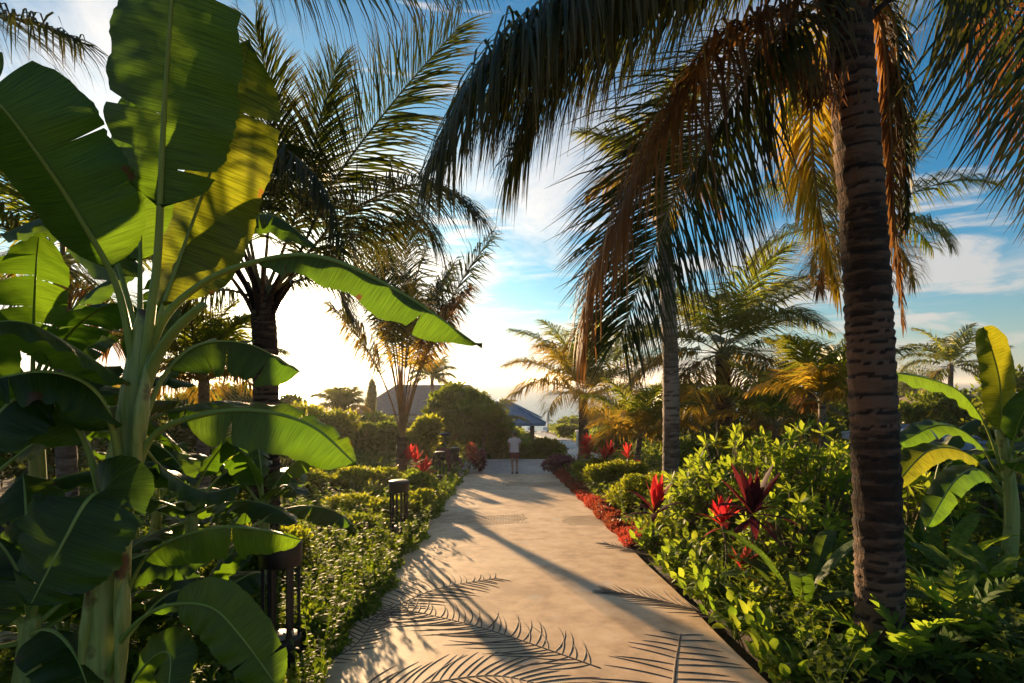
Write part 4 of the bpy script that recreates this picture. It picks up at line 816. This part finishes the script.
# ------------------------------------------------------------------ left side shrubs
def S_(label, px, Y, w, h, nl, size, mat, seed, **k): return shrub(label, gp(px,Y), w, h, int(nl*.5), size*1.75, mat, seed, **k)
S_('wide round green tree beside the villa, left of the person', 468, 29, 5.0, 3.45, 22000, .17, 'shrub_g', 50, lobes=17, name='round_tree', cat='tree', stems=8, trunk_r=.09, crown_name='crown')
S_('dark rounded bush hiding the pavilion end, just above the person', 493, 31, 2.6, 2.2, 9000, .15, 'shrub_d', 51, lobes=14)
S_('bright leafy bush at the foot of the round green tree', 430, 23, 1.8, 1.9, 6000, .13, 'shrub_y', 52, lobes=10)
S_('low dark planting behind the terrace, right of the person', 533, 27.5, 2.6, .95, 7000, .10, 'shrub_d', 53, lobes=12, depth=1.2)
S_('grey-green low bush at the terrace corner beside the garden path', 553, 27.2, 1.0, .7, 2500, .09, 'shrub_g', 54, lobes=6, depth=.8)
S_('small dark bush right behind the person', 497, 26.6, 1.2, 1.1, 3500, .1, 'shrub_d', 55, lobes=8, depth=.9)
S_('narrow column-shaped conifer before the sea at the left of the villa roof', 372, 46, 1.0, 4.8, 9000, .12, 'shrub_d', 56, lobes=12, name='cypress', cat='tree', stems=1, upb=1.6)
for i,(lab, px, Y, w, h, nl, sz, mt) in enumerate((
    ('olive bush below the villa roof', 350, 30, 4.2, 1.9, 10000, .16, 'shrub_g'),
    ('golden backlit bush left of the young bronze palm', 322, 24, 3.0, 2.2, 9000, .13, 'shrub_y'),
    ('brownish green bush in front of the villa wall', 378, 25, 2.2, 1.7, 7000, .13, 'shrub_g'),
    ('dark bush under the sun at the far left', 290, 32, 4.0, 3.1, 9000, .17, 'shrub_d'),
    ('tall thicket behind the low banana leaves', 235, 26, 4.6, 3.2, 10000, .16, 'shrub_g'),
    ('shaded thicket left of the sunlit palm trunk', 170, 18, 3.6, 2.6, 9000, .13, 'shrub_d'),
    ('broad thicket beyond the left banana plants', 60, 16, 4.6, 2.9, 9000, .14, 'shrub_d'),
    ('dense shrub far behind the left banana leaves', -40, 12, 4.2, 2.6, 9000, .13, 'shrub_d'),
    ('small leaved shrub in front of the sunlit palm trunk', 235, 11.5, 1.9, 1.1, 8000, .07, 'shrub_g'),
    ('yellow-green bush in the middle of the left bed', 330, 14, 2.4, .62, 8500, .075, 'shrub_y'),
    ('dark green bush behind the middle of the left bed', 285, 16, 2.8, .95, 7500, .09, 'shrub_g'),
    ('low bush at the foot of the young bronze palm', 385, 14.6, 1.7, .55, 5500, .07, 'shrub_y'),
    ('light green bush between the young palm and the third bollard', 414, 13.5, .9, .65, 4000, .06, 'light_g'),
    ('low bush just behind the second bollard', 372, 10.5, 1.7, .38, 6000, .055, 'shrub_y'),
    ('low shrub left of the second bollard', 318, 9.2, 1.9, .36, 8000, .05, 'shrub_g'),
    ('sprawling shrub near the first bollard', 262, 7.2, 1.3, .42, 8000, .042, 'shrub_y'),
    ('small shrub in shade behind the first bollard', 225, 6.0, 1.0, .5, 6500, .04, 'shrub_g'),
    ('leafy shrub along the left path edge before the third bollard', 418, 11.2, .8, .42, 5000, .045, 'shrub_y'),
    )): S_(lab, px, Y, w, h, nl, sz, mt, 60+i, lobes=10, depth=w*.8, trunk_r=.012)
g0 = np.random.default_rng(77)
for lab, px, Y, h in (('slender upright plant with sparse yellow leaves, beside the first bollard', 252, 6.2, .78), ('sparse yellow-leaved stem plant behind the first bollard', 296, 7.6, .6), ('sparse stem plant left of the second bollard', 345, 8.6, .5), ('sparse yellowish plant in front of the young bronze palm', 372, 12.4, .7)):
    leafy(lab, gp(px,Y), .5, h, 12, .075, .026, seed=int(px), mat='shrub_y', nleaf=12)
clump('pale spiky tuft in the left bed beyond the bent banana leaf', gp(268,6.8), 14, .22, .28, .05, seed=9, mat='broad_l', e=(85,20))
ti_plant('scarlet-leaved plant left of the third bollard', gp(412,15.6), .75, 16, .42, .10, seed=1, heads=2, mats=('red','redcover'))
ti_plant('crimson-leaved plant closer to the third bollard', gp(424,15.0), .5, 14, .36, .09, seed=2, heads=2, mats=('red','red'))
ti_plant('orange-red plant between the fourth bollard and the person', gp(468,20.6), .72, 22, .36, .09, seed=3, heads=3, mats=('redcover','redcover'))
S_('small dark purple bush at the left end of the terrace', 480, 21.5, .8, .75, 2600, .08, 'purple', 90, lobes=6)
S_('purple bush behind the fourth bollard', 447, 21, 1.2, .7, 3500, .08, 'purple', 91, lobes=7)
# ------------------------------------------------------------------ right side shrubs
S_('purple leaved bush at the right end of the terrace', 558, 19.9, 1.1, .55, 4500, .07, 'purple', 92, lobes=8)
for i,(lab, px, Y, w, h, nl, sz, mt) in enumerate((
    ('golden green hedge bush beside the red border, farthest along the path', 596, 17.5, 1.7, .75, 8000, .06, 'shrub_y'),
    ('golden green hedge bush in the middle of the red border', 618, 14.5, 1.7, .8, 9000, .055, 'shrub_y'),
    ('yellow-green hedge bush near the end of the red border', 640, 11.6, 1.5, .75, 9000, .05, 'shrub_y'),
    ('olive hedge bush behind the large red plant', 668, 10.2, 1.7, .8, 8000, .055, 'shrub_g'),
    ('round green bush beyond the garden path', 625, 33, 3.4, 2.1, 9000, .15, 'shrub_g'),
    ('dark bush right of the short golden palm', 655, 38, 5.0, 3.4, 10000, .18, 'shrub_d'),
    ('olive bush at the seaward end of the garden', 610, 60, 6.0, 2.8, 8000, .25, 'shrub_g'),
    ('low bush on the shore beside the beach path', 575, 72, 5.0, 2.0, 5000, .25, 'shrub_g'),
    ('small olive bush left of the beach path mouth', 566, 60, 2.6, 1.2, 3500, .2, 'shrub_g'),
    ('dark thicket behind the round palm', 700, 34, 6.0, 3.7, 11000, .18, 'shrub_d'),
    ('light thicket right of the round palm', 790, 30, 5.6, 3.5, 11000, .16, 'shrub_g'),
    ('high bush in front of the far roof', 850, 33, 5.5, 4.1, 11000, .17, 'shrub_d'),
    ('pale olive bush right of the leaning trunk', 935, 36, 6.5, 3.4, 10000, .18, 'shrub_g'),
    ('high dark bush at the right edge', 1020, 32, 6.0, 4.6, 10000, .18, 'shrub_d'),
    ('green bush between pale trunk and round palm', 700, 14.5, 2.0, 1.2, 8000, .09, 'shrub_g'),
    ('yellowish bush in front of the round palm', 745, 16, 2.2, 1.5, 8000, .09, 'shrub_y'),
    ('dark bush under the far right banana plant', 960, 11, 2.6, 1.3, 8000, .08, 'shrub_d'),
    ('bush at the far right behind the banana plants', 1060, 12, 3.0, 2.0, 8000, .09, 'shrub_d'),
    )): S_(lab, px, Y, w, h, nl, sz, mt, 120+i, lobes=11, depth=w*.8, trunk_r=.012)
S_('thin wispy tree rising above the bushes right of the leaning trunk', 908, 52, 4.4, 6.9, 16000, .13, 'shrub_d', 150, lobes=22, name='wispy_tree', cat='tree', asp=.25, stems=9, trunk_r=.1, crown_name='crown', base_h=.3)
for i,(lab, px, Y, w, h, nr, L) in enumerate((
    ('large light green shrub of leaf rosettes between the pale trunk and the leaning palm', 742, 8.8, 2.3, 1.65, 190, .155),
    ('light green rosette shrub right behind the leaning trunk', 815, 8.2, 1.6, 1.75, 110, .16),
    ('light green rosette shrub close behind the burgundy plant', 792, 6.9, 1.1, 1.0, 55, .15),
    ('low light green rosette shrub beside the pale trunk', 698, 9.4, 1.1, 1.0, 36, .18),
    ('green rosette shrub half hidden right of the leaning trunk', 905, 8.4, 1.4, 1.15, 45, .2),
    ('green rosette shrub at the right edge below the upright banana leaf', 1000, 9.6, 1.8, 1.5, 45, .2))):
    rosette_shrub(lab, gp(px,Y), w, h, nr, L, L*.34, seed=160+i)
ti_plant('tall plant with bright red upright leaves at the end of the red border', gp(655,7.9), .60, 14, .42, .13, seed=5, mats=('red','burg'), ratio=.55, spread=(3,65))
ti_plant('burgundy plant with bright red side leaves', gp(722,6.5), .68, 13, .28, .10, seed=6, mats=('red','red'), ratio=.8)
ti_plant('tall dark burgundy plant with upright pointed leaves', gp(752,6.3), .82, 18, .50, .13, seed=7, mats=('burg','burg'), ratio=.6, spread=(5,100))
ti_plant('red plant at the far end of the border nearest the garden path', gp(592,17.8), .95, 20, .45, .10, seed=8, heads=3, mats=('red','red'))
ti_plant('red plant beside the far hedge bush', gp(606,16.6), .85, 16, .42, .09, seed=9, heads=2, mats=('red','redcover'))
ti_plant('small red plant in front of the pale trunk', gp(628,14), .95, 8, .36, .08, seed=10, heads=1, mats=('red','red'))
ti_plant('orange-red low plant under the tall burgundy one', gp(742,6.1), .28, 8, .26, .07, seed=12, mats=('redcover','red'))
# low bright plants along the right path edge
edge = (('bright leafy plant directly in front of the end of the red border',8.0,.12,.42),('bright leafy plant second from the red border',7.3,.25,.36),('leafy plant beside the relief of short palm leaflets',6.7,.10,.34),
 ('leafy plant leaning over the path edge below the tall red plant',6.2,.15,.36),('bright pointed-leaf plant half way down the near edge',5.7,.12,.33),('pointed-leaf plant below the burgundy plants',5.25,.3,.34),
 ('low pointed-leaf plant at the near path edge',4.95,.10,.26),('pale green plant near the bottom of the path edge',4.6,.22,.28),('bright sprawling plant at the lower right of the path',4.3,.15,.24),('small bright plant nearest the camera at the path edge',4.0,.14,.2))
for i,(lab,Y,dx,h) in enumerate(edge):
    b_ = np.array([redge(Y)+dx+.06,Y,float(gz(0,Y))-.05]); leafy(lab, b_, .62, h+.06, 15, .15, .075, seed=200+i, mat='light_g' if i%2 else 'broad_l')
for i,(lab,px,Y,h,mt) in enumerate((('green leafy plant behind the edge plants, left of the burgundy plant',690,7.4,.45,'light_g'),('dark leafy plant under the tall burgundy plant',765,6.0,.35,'broad'),('leafy plant at the foot of the leaning trunk, path side',800,4.9,.26,'light_g'),
   ('leafy plant near the bottom edge left of the trunk',838,4.3,.28,'broad_l'),('leafy plant at the bottom edge right of the trunk',930,4.1,.3,'broad'),('dark leafy plant in the lower right corner',1000,4.3,.45,'broad'),
   ('light leafy plant below the right banana plant',985,5.6,.6,'broad_l'),('small leafy plant between the red border and the red plant',664,8.8,.5,'shrub_y'))):
    leafy(lab, gp(px,Y)-[0,0,.05], .8, h, 16, .17, .085, seed=230+i, mat=mt)
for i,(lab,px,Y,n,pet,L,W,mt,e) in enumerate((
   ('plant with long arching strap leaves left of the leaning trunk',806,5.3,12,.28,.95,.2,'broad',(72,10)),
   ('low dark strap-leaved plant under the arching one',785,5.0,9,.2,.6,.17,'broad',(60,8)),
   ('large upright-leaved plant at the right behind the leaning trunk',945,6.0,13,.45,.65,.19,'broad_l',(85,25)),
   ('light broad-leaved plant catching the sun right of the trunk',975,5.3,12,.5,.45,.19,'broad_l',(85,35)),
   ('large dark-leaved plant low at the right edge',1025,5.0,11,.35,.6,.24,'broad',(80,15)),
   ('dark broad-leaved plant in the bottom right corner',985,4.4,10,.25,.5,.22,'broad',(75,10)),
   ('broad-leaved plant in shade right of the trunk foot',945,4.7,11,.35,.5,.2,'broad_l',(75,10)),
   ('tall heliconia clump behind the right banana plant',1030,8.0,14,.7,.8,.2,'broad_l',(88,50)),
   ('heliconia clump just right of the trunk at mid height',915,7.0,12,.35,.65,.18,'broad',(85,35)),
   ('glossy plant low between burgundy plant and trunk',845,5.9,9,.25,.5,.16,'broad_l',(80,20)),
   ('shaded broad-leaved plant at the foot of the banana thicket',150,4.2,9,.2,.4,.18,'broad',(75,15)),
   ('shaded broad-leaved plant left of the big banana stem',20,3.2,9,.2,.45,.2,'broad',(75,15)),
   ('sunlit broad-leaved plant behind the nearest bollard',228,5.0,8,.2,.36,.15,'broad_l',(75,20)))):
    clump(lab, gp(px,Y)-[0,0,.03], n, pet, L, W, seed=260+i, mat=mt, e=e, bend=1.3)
# feathery cycad-like plant at the foot of the leaning trunk
def zamia(label, base, n, L, seed, azr=None):
    g = np.random.default_rng(seed); t = thing('cycad', label, 'plant', tuple(base))
    for i in range(n):
        az = g.uniform(*azr) if azr else i*2.4; ct = auto_ctrl(base, az, R(g.uniform(35,85)), L*g.uniform(.8,1.1), 1.3)
        nb = NB(); frond_mesh(nb, ct, ll=.17, n=14, droop=.35, wid=.05, start=.22, ang=(60,30), rr=.007, seg=4, jit=.08); nb.build('frond', [M['broad_l'], M['petiole']], t, base)
zamia('feathery plant with paired oblong leaflets in front of the leaning trunk', gp(905,4.15)-[0,0,.05], 8, .75, 301)
zamia('feathery plant with dark paired leaflets right of the trunk foot', gp(955,4.6)-[0,0,.05], 8, .85, 302)
zamia('small feathery plant behind the trunk foot', gp(860,5.0)-[0,0,.05], 6, .6, 303)

# ------------------------------------------------------------------ path lights
def bollard(label, base, h=.92, r=.155):
    t = thing('bollard_light', label, 'bollard light', tuple(base), 'round bollard lights along the left edge of the path')
    nb = NB(); lathe(nb, [(0,-.1),(r*.95,-.1),(r*.95,.19),(r*.93,.20),(0,.20)], 36); nb.build('base', M['metal'], t)
    nb = NB(); lathe(nb, [(0,.2005),(r*.6,.2005),(r*.6,.215),(r*.5,.222),(0,.224)], 30); nb.build('disc', M['lens'], t)
    for i in range(6):
        a = i*math.pi/3+.3; nb = NB(); nb.box((math.cos(a)*r*.83, math.sin(a)*r*.83, .2+(h-.36)/2), (.022,.036,h-.362), a); nb.build('post', M['metal'], t, smooth=False)
    nb = NB(); lathe(nb, [(0,h-.16),(r*.7,h-.16),(r*.97,h-.165),(r,h-.16),(r,h-.012),(r*.985,h),(r*.93,h+.001)], 36); c = nb.build('cap', M['metal'], t)
    nb = NB(); lathe(nb, [(r*.93,h-.002),(r*.92,h+.004),(0,h+.006)], 36); nb.build('cap_top', M['captop_sunlit'], c)
    return t
L_ = ('nearest and largest round bollard light, beside the big banana leaves','second bollard light, standing alone in the ground cover','third bollard light, left one of the close pair near the path end','fourth bollard light, right one of the close pair near the path end')
pts = [gp(281,4.36), gp(399,8.85), gp(440,17.2), gp(455,20.0)]
b0 = bollard(L_[0], pts[0])
for k in (1,2,3): dup(b0, tuple(pts[k]), k*.7, 1, L_[k])
t = thing('path_lamp', 'small mushroom-shaped path lamp on a thin pole, in front of the round green tree', 'lamp', tuple(gp(445,21.5)))
nb = NB(); lathe(nb, [(0,-.1),(.028,-.1),(.024,1.30),(0,1.30)], 12); nb.build('pole', M['metal'], t)
nb = NB(); lathe(nb, [(0,1.30),(.25,1.31),(.27,1.335),(.2,1.38),(0,1.42)], 24); nb.build('lamp_shade', M['metal'], t)

# ------------------------------------------------------------------ buildings by the sea
M['roof'] = solid('grey_shingle', (.13,.13,.135),(.21,.205,.205), rough=.75, scale=3, stretch=(1,1,5), bump=.3)
M['roof_b'] = solid('blue_grey_roof', (.16,.22,.30),(.24,.31,.40), rough=.45, scale=2, stretch=(4,1,1))
M['roof_t'] = solid('brown_thatch', (.20,.15,.11),(.32,.25,.19), rough=.9, scale=6, bump=.4)
M['wall_w'] = solid('pale_plaster', (.52,.60,.60),(.62,.68,.67), rough=.8, scale=2)
M['wall_p'] = solid('white_plaster', (.68,.66,.62),(.76,.74,.70), rough=.8, scale=2)
M['wood'] = solid('dark_timber', (.10,.06,.035),(.2,.12,.07), rough=.7, scale=6, stretch=(1,1,.2))
m, nt, N, Lk = newmat('window_glass'); out = N('ShaderNodeOutputMaterial'); pb = N('ShaderNodeBsdfPrincipled'); pb.inputs['Base Color'].default_value=(.03,.045,.05,1); pb.inputs['Roughness'].default_value=.08; Lk(pb.outputs[0], out.inputs[0]); M['glass'] = m
def hip_roof(nb, x0,x1,y0,y1,ze,zr,ins,th=.18):
    ym = (y0+y1)/2; a=[(x0,y0,ze),(x1,y0,ze),(x1,y1,ze),(x0,y1,ze)]; r0=(x0+ins,ym,zr); r1=(x1-ins,ym,zr)
    for q in ((a[0],a[1],r1,r0),(a[2],a[3],r0,r1),(a[3],a[0],r0,r0),(a[1],a[2],r1,r1)): nb.add(np.array(q), [[0,1,2,3]])
    lo = [(x,y,ze-th) for x,y,_ in a]
    for i in range(4): nb.add(np.array([lo[i],lo[(i+1)%4],a[(i+1)%4],a[i]]), [[0,1,2,3]])
    nb.add(np.array(lo[::-1]), [[0,1,2,3]])
def villa(label, cx, Y, w, d, zg, ze, zr, ins, roof, wall, nwin=4, name='villa', over=.9, posts=0, cat='house', open_=False):
    t = thing(name, label, cat, (cx,Y,zg)); o = (cx,Y,zg)
    if not open_:
        nb = NB(); nb.box((cx,Y,(zg+ze)/2-.1),(w,d,ze-zg+.02)); nb.build('wall', M[wall], t, o, smooth=False)
        for i in range(nwin):
            x = cx-w/2+w*(i+.5)/nwin
            nb = NB(); nb.box((x,Y-d/2-.03,(zg+ze)/2),(w/nwin*.5,.10,1.7)); f = nb.build('window', M['wood'], t, o, smooth=False)
            nb = NB(); nb.box((x,Y-d/2-.075,(zg+ze)/2),(w/nwin*.42,.03,1.5)); nb.build('pane', M['glass'], f, o, smooth=False)
    else:
        nb = NB(); nb.box((cx-w*.15,Y+d*.2,(zg+ze)/2),(w*.5,d*.4,ze-zg)); nb.build('wall', M[wall], t, o, smooth=False)
        for sx_ in (-1,0,1):
            for sy_ in (-1,1):
                nb = NB(); nb.box((cx+sx_*w*.48,Y+sy_*d*.48,(zg+ze)/2),(.16,.16,ze-zg)); nb.build('post', M['wood'], t, o, smooth=False)
    nb = NB(); hip_roof(nb, cx-w/2-over, cx+w/2+over, Y-d/2-over, Y+d/2+over, ze, zr, ins); nb.build('roof', M[roof], t, o, smooth=False)
    # hip and ridge caps
    x0,x1,y0,y1 = cx-w/2-over, cx+w/2+over, Y-d/2-over, Y+d/2+over
    nb = NB(); pts_ = [((x0,y0,ze),(x0+ins,Y,zr)),((x1,y0,ze),(x1-ins,Y,zr)),((x0,y1,ze),(x0+ins,Y,zr)),((x1,y1,ze),(x1-ins,Y,zr)),((x0+ins,Y,zr),(x1-ins,Y,zr))]
    for p,q in pts_: tube(nb, [np.array(p)+[0,0,.03],np.array(q)+[0,0,.03]], .07, m=6)
    nb.build('ridge_cap', M[roof], t, o)
    return t
villa('single-storey villa with grey hipped roof and pale walls, left of the round green tree', -8.6, 62, 13, 8, -4.5, -1.35, 1.45, 3.4, 'roof', 'wall_w')
villa('open pavilion with blue-grey roof beyond the person, near the beach path', -.6, 40, 4.2, 4.2, -2.9, -.85, .55, 2.6, 'roof_b', 'wall_p', open_=True, name='pavilion', cat='pavilion', over=.7)
villa('far house with grey-blue roof seen right of the pale trunk', 14.5, 46, 4.5, 5, -3.4, .2, 1.65, 2.3, 'roof_b', 'wall_p', nwin=3)
villa('far house with brown thatched roof behind the right banana leaves', 33, 44, 6.0, 6, -3.2, -.35, 1.1, 2.6, 'roof_t', 'wall_p', nwin=3)
villa('low house with pale blue roof just right of the leaning trunk', 15.6, 22, 2.4, 3.5, -1.6, -.35, .16, 1.6, 'roof_b', 'wall_w', nwin=2, over=.4)
# small things by the garden path
t = thing('parasol', 'closed beach parasol on a thin pole where the beach path meets the shore', 'parasol', tuple(gp(548,92)))
nb = NB(); lathe(nb, [(0,0),(.09,0),(.08,3.0),(0,3.0)], 10); nb.build('pole', M['wood'], t)
nb = NB(); lathe(nb, [(.09,1.6),(.32,1.9),(.25,2.6),(.05,3.4),(0,3.5)], 12); nb.build('canopy', M['wall_p'], t)
t = thing('gate_pillar', 'short white pillar with a wider cap beside the garden path', 'pillar', (4.95,41,float(gz(0,41))))
nb = NB(); nb.box((0,0,.5),(.55,.55,1.1)); nb.build('shaft', M['wall_p'], t, smooth=False); nb = NB(); nb.box((0,0,1.11),(.7,.7,.12)); nb.build('cap', M['wall_p'], t, smooth=False)
def lounger(label, loc, rz):
    t = thing('sun_lounger', label, 'sun lounger', loc, 'sun loungers at the end of the beach path', rz)
    nb = NB(); nb.box((0,0,.32),(.7,1.3,.12)); nb.build('seat', M['wall_p'], t, smooth=False)
    nb = NB(); nb.add([[-.35,.65,.28],[.35,.65,.28],[.35,1.2,.78],[-.35,1.2,.78]], [[0,1,2,3]]); nb.add([[-.35,.68,.2],[.35,.68,.2],[.35,1.25,.70],[-.35,1.25,.70]], [[3,2,1,0]]); nb.build('backrest', M['wall_p'], t, smooth=False)
    for x in (-.3,.3):
        for y in (-.58,.58): nb = NB(); nb.box((x,y,.12),(.05,.05,.28)); nb.build('leg', M['wood'], t, smooth=False)
lounger('white sun lounger left of the beach path end', (2.9,80,float(gz(0,80))+.1), .3); lounger('white sun lounger right of the beach path end', (4.6,80.5,float(gz(0,80.5))+.1), -.2)

# ------------------------------------------------------------------ the person walking away
def make_person():
    px_, Yp = 514.5, 21.0; zf = zp-(Yp-19.9)*.004; o = ((px_-512)*Yp/F, Yp, zf)
    t = thing('person', 'woman seen from behind walking away in a pale top and dark red shorts', 'person', o)
    M['skin'] = solid('skin', (.38,.20,.12),(.44,.24,.15), rough=.5, scale=4); M['shirt'] = solid('pale_pink_cotton', (.74,.62,.60),(.80,.70,.68), rough=.85, scale=14, bump=.3)
    M['shorts'] = solid('dark_red_print', (.10,.02,.03),(.30,.06,.07), rough=.8, scale=60, detail=2); M['hair'] = solid('dark_brown_hair', (.035,.018,.010),(.09,.045,.02), rough=.5, scale=40, stretch=(1,1,.2)); M['sandal'] = solid('dark_sandal', (.03,.02,.02), rough=.6)
    V = {'pel':(0,0,.84,.115,.085),'waist':(0,0,.98,.105,.08),'chest':(0,.01,1.16,.125,.09),'neckb':(0,.0,1.31,.07,.06),'neck':(0,.01,1.36,.045,.045),'head':(0,.03,1.43,.066,.075),'top':(0,.025,1.52,.068,.078),
         'shL':(-.15,0,1.275,.047,.047),'elL':(-.215,-.05,1.04,.034,.034),'wrL':(-.18,.12,.94,.024,.024),'haL':(-.16,.18,.95,.03,.02),
         'shR':(.15,0,1.275,.047,.047),'elR':(.215,-.03,1.03,.034,.034),'wrR':(.175,.14,.97,.024,.024),'haR':(.15,.20,.98,.03,.02),
         'hipL':(-.085,0,.78,.088,.085),'knL':(-.08,.02,.44,.052,.052),'caL':(-.078,-.02,.32,.05,.05),'anL':(-.075,-.05,.085,.032,.032),'toL':(-.08,.09,.03,.034,.024),
         'hipR':(.085,0,.78,.088,.085),'knR':(.085,.06,.44,.052,.052),'caR':(.085,-.02,.33,.05,.05),'anR':(.08,-.20,.14,.032,.032),'toR':(.085,-.13,.035,.034,.024),
         'nose':(0,.125,1.455,.012,.012),'earL':(-.078,.02,1.46,.014,.02),'earR':(.078,.02,1.46,.014,.02)}
    E = [('pel','waist'),('waist','chest'),('chest','neckb'),('neckb','neck'),('neck','head'),('head','top'),('neckb','shL'),('shL','elL'),('elL','wrL'),('wrL','haL'),('neckb','shR'),('shR','elR'),('elR','wrR'),('wrR','haR'),
         ('pel','hipL'),('hipL','knL'),('knL','caL'),('caL','anL'),('anL','toL'),('pel','hipR'),('hipR','knR'),('knR','caR'),('caR','anR'),('anR','toR'),('head','nose'),('head','earL'),('head','earR')]
    names = list(V)
    # five short fingers on each hand
    for s,hn in ((-1,'haL'),(1,'haR')):
        hx,hy,hz_ = V[hn][:3]
        for k in range(5):
            a, b_ = f'f{k}{hn}', f'g{k}{hn}'
            if k == 4: V[a] = (hx-s*.03,hy+.0,hz_+.03,.009,.009); V[b_] = (hx-s*.045,hy+.03,hz_+.045,.008,.008)
            else:
                dx = (k-1.5)*.019; l = (.045,.052,.048,.036)[k]; V[a] = (hx+dx,hy+l*.8,hz_+.006,.0085,.0085); V[b_] = (hx+dx*.9,hy+l*1.25,hz_-.02,.0075,.0075)
            E += [(hn,a),(a,b_)]
    names = list(V)
    me = bpy.data.meshes.new('body'); me.from_pydata([V[n][:3] for n in names], [(names.index(a),names.index(b_)) for a,b_ in E], [])
    ob = bpy.data.objects.new('body', me); COL.objects.link(ob); ob.parent = t; me.materials.append(M['skin'])
    md = ob.modifiers.new('skin','SKIN'); md.use_smooth_shade = True
    for i,n in enumerate(names): me.skin_vertices[0].data[i].radius = V[n][3:5]; me.skin_vertices[0].data[i].use_root = (n=='pel')
    ms = ob.modifiers.new('sub','SUBSURF'); ms.levels = 2; ms.render_levels = 2
    def loft(nb, rings, m=24, wob=0):
        th = np.linspace(0,2*np.pi,m,endpoint=False); G = np.array([[ (cx+rx*math.cos(a)*(1+wob*math.sin(5*a+cz*20)), cy+ry*math.sin(a)*(1+wob*math.sin(5*a+cz*20)), cz) for a in th] for cx,cy,cz,rx,ry in rings]); nb.grid(G, close=True)
    nb = NB(); loft(nb, [(0,0,.80,.178,.128),(0,0,.86,.176,.126),(0,0,.95,.158,.112),(0,0,1.05,.155,.112),(0,.0,1.16,.172,.118),(0,0,1.24,.182,.108),(0,0,1.30,.15,.082),(0,.0,1.335,.085,.068),(0,.005,1.35,.062,.058)], wob=.02)
    for s in (-1,1): tube(nb, [(s*.12,0,1.285),(s*.165,-.01,1.25),(s*.195,-.025,1.16)], [.06,.066,.062], m=12, cap=False)
    nb.build('shirt', M['shirt'], t)
    nb = NB(); loft(nb, [(0,0,.90,.15,.108),(0,0,.84,.165,.118),(0,0,.76,.172,.120),(0,0,.70,.176,.118)], wob=.02)
    for s,dy in ((-1,.0),(1,.0)): tube(nb, [(s*.088,0,.76),(s*.09,dy+.0,.68),(s*.094,dy+.01,.60)], [.093,.095,.10], m=14, cap=False, flat=1)
    nb.build('shorts', M['shorts'], t)
    nb = NB()
    th = np.linspace(0,2*np.pi,20,endpoint=False); G = []
    for k in range(9):
        f = k/8*math.pi*.78; G.append([(.083*math.sin(f)*math.cos(a), .0+.092*math.sin(f)*math.sin(a)-.012*k/4+.01, 1.47+.088*math.cos(f)) for a in th])
    nb.grid(np.array(G), close=True); G = []
    for k in range(7):
        f = k/6*math.pi; G.append([(.042*math.sin(f)*math.cos(a), -.075+.04*math.sin(f)*math.sin(a), 1.555+.04*math.cos(f)) for a in th])
    nb.grid(np.array(G), close=True); nb.build('hair', M['hair'], t)
    for x,y,z,rx in ((-.079,.02,.006,0),(.083,-.165,.03,-.8)):
        nb = NB(); c, s = math.cos(rx), math.sin(rx)
        G = np.array([[(x+w_*math.cos(a), y+l_*math.sin(a)*c, z+hh_+l_*math.sin(a)*s) for a in th] for w_,l_,hh_ in ((.001,.001,0),(.045,.12,0),(.045,.12,.02),(.001,.001,.02))]); nb.grid(G, close=True); nb.build('sandal', M['sandal'], t)
make_person()

m, nt, N, Lk = newmat('haze'); out = N('ShaderNodeOutputMaterial'); pv = N('ShaderNodeVolumePrincipled'); pv.inputs['Density'].default_value = .0004; pv.inputs['Anisotropy'].default_value = .55; pv.inputs['Color'].default_value = (.95,.93,.90,1); Lk(pv.outputs[0], out.inputs['Volume'])
nb = NB(); nb.box((0,14500,2.5),(60000,32000,30)); hz_ = nb.build('haze', m, smooth=False); hz_['kind'] = 'stuff'; hz_['label'] = 'thin sea haze over the whole garden'; hz_['category'] = 'haze'
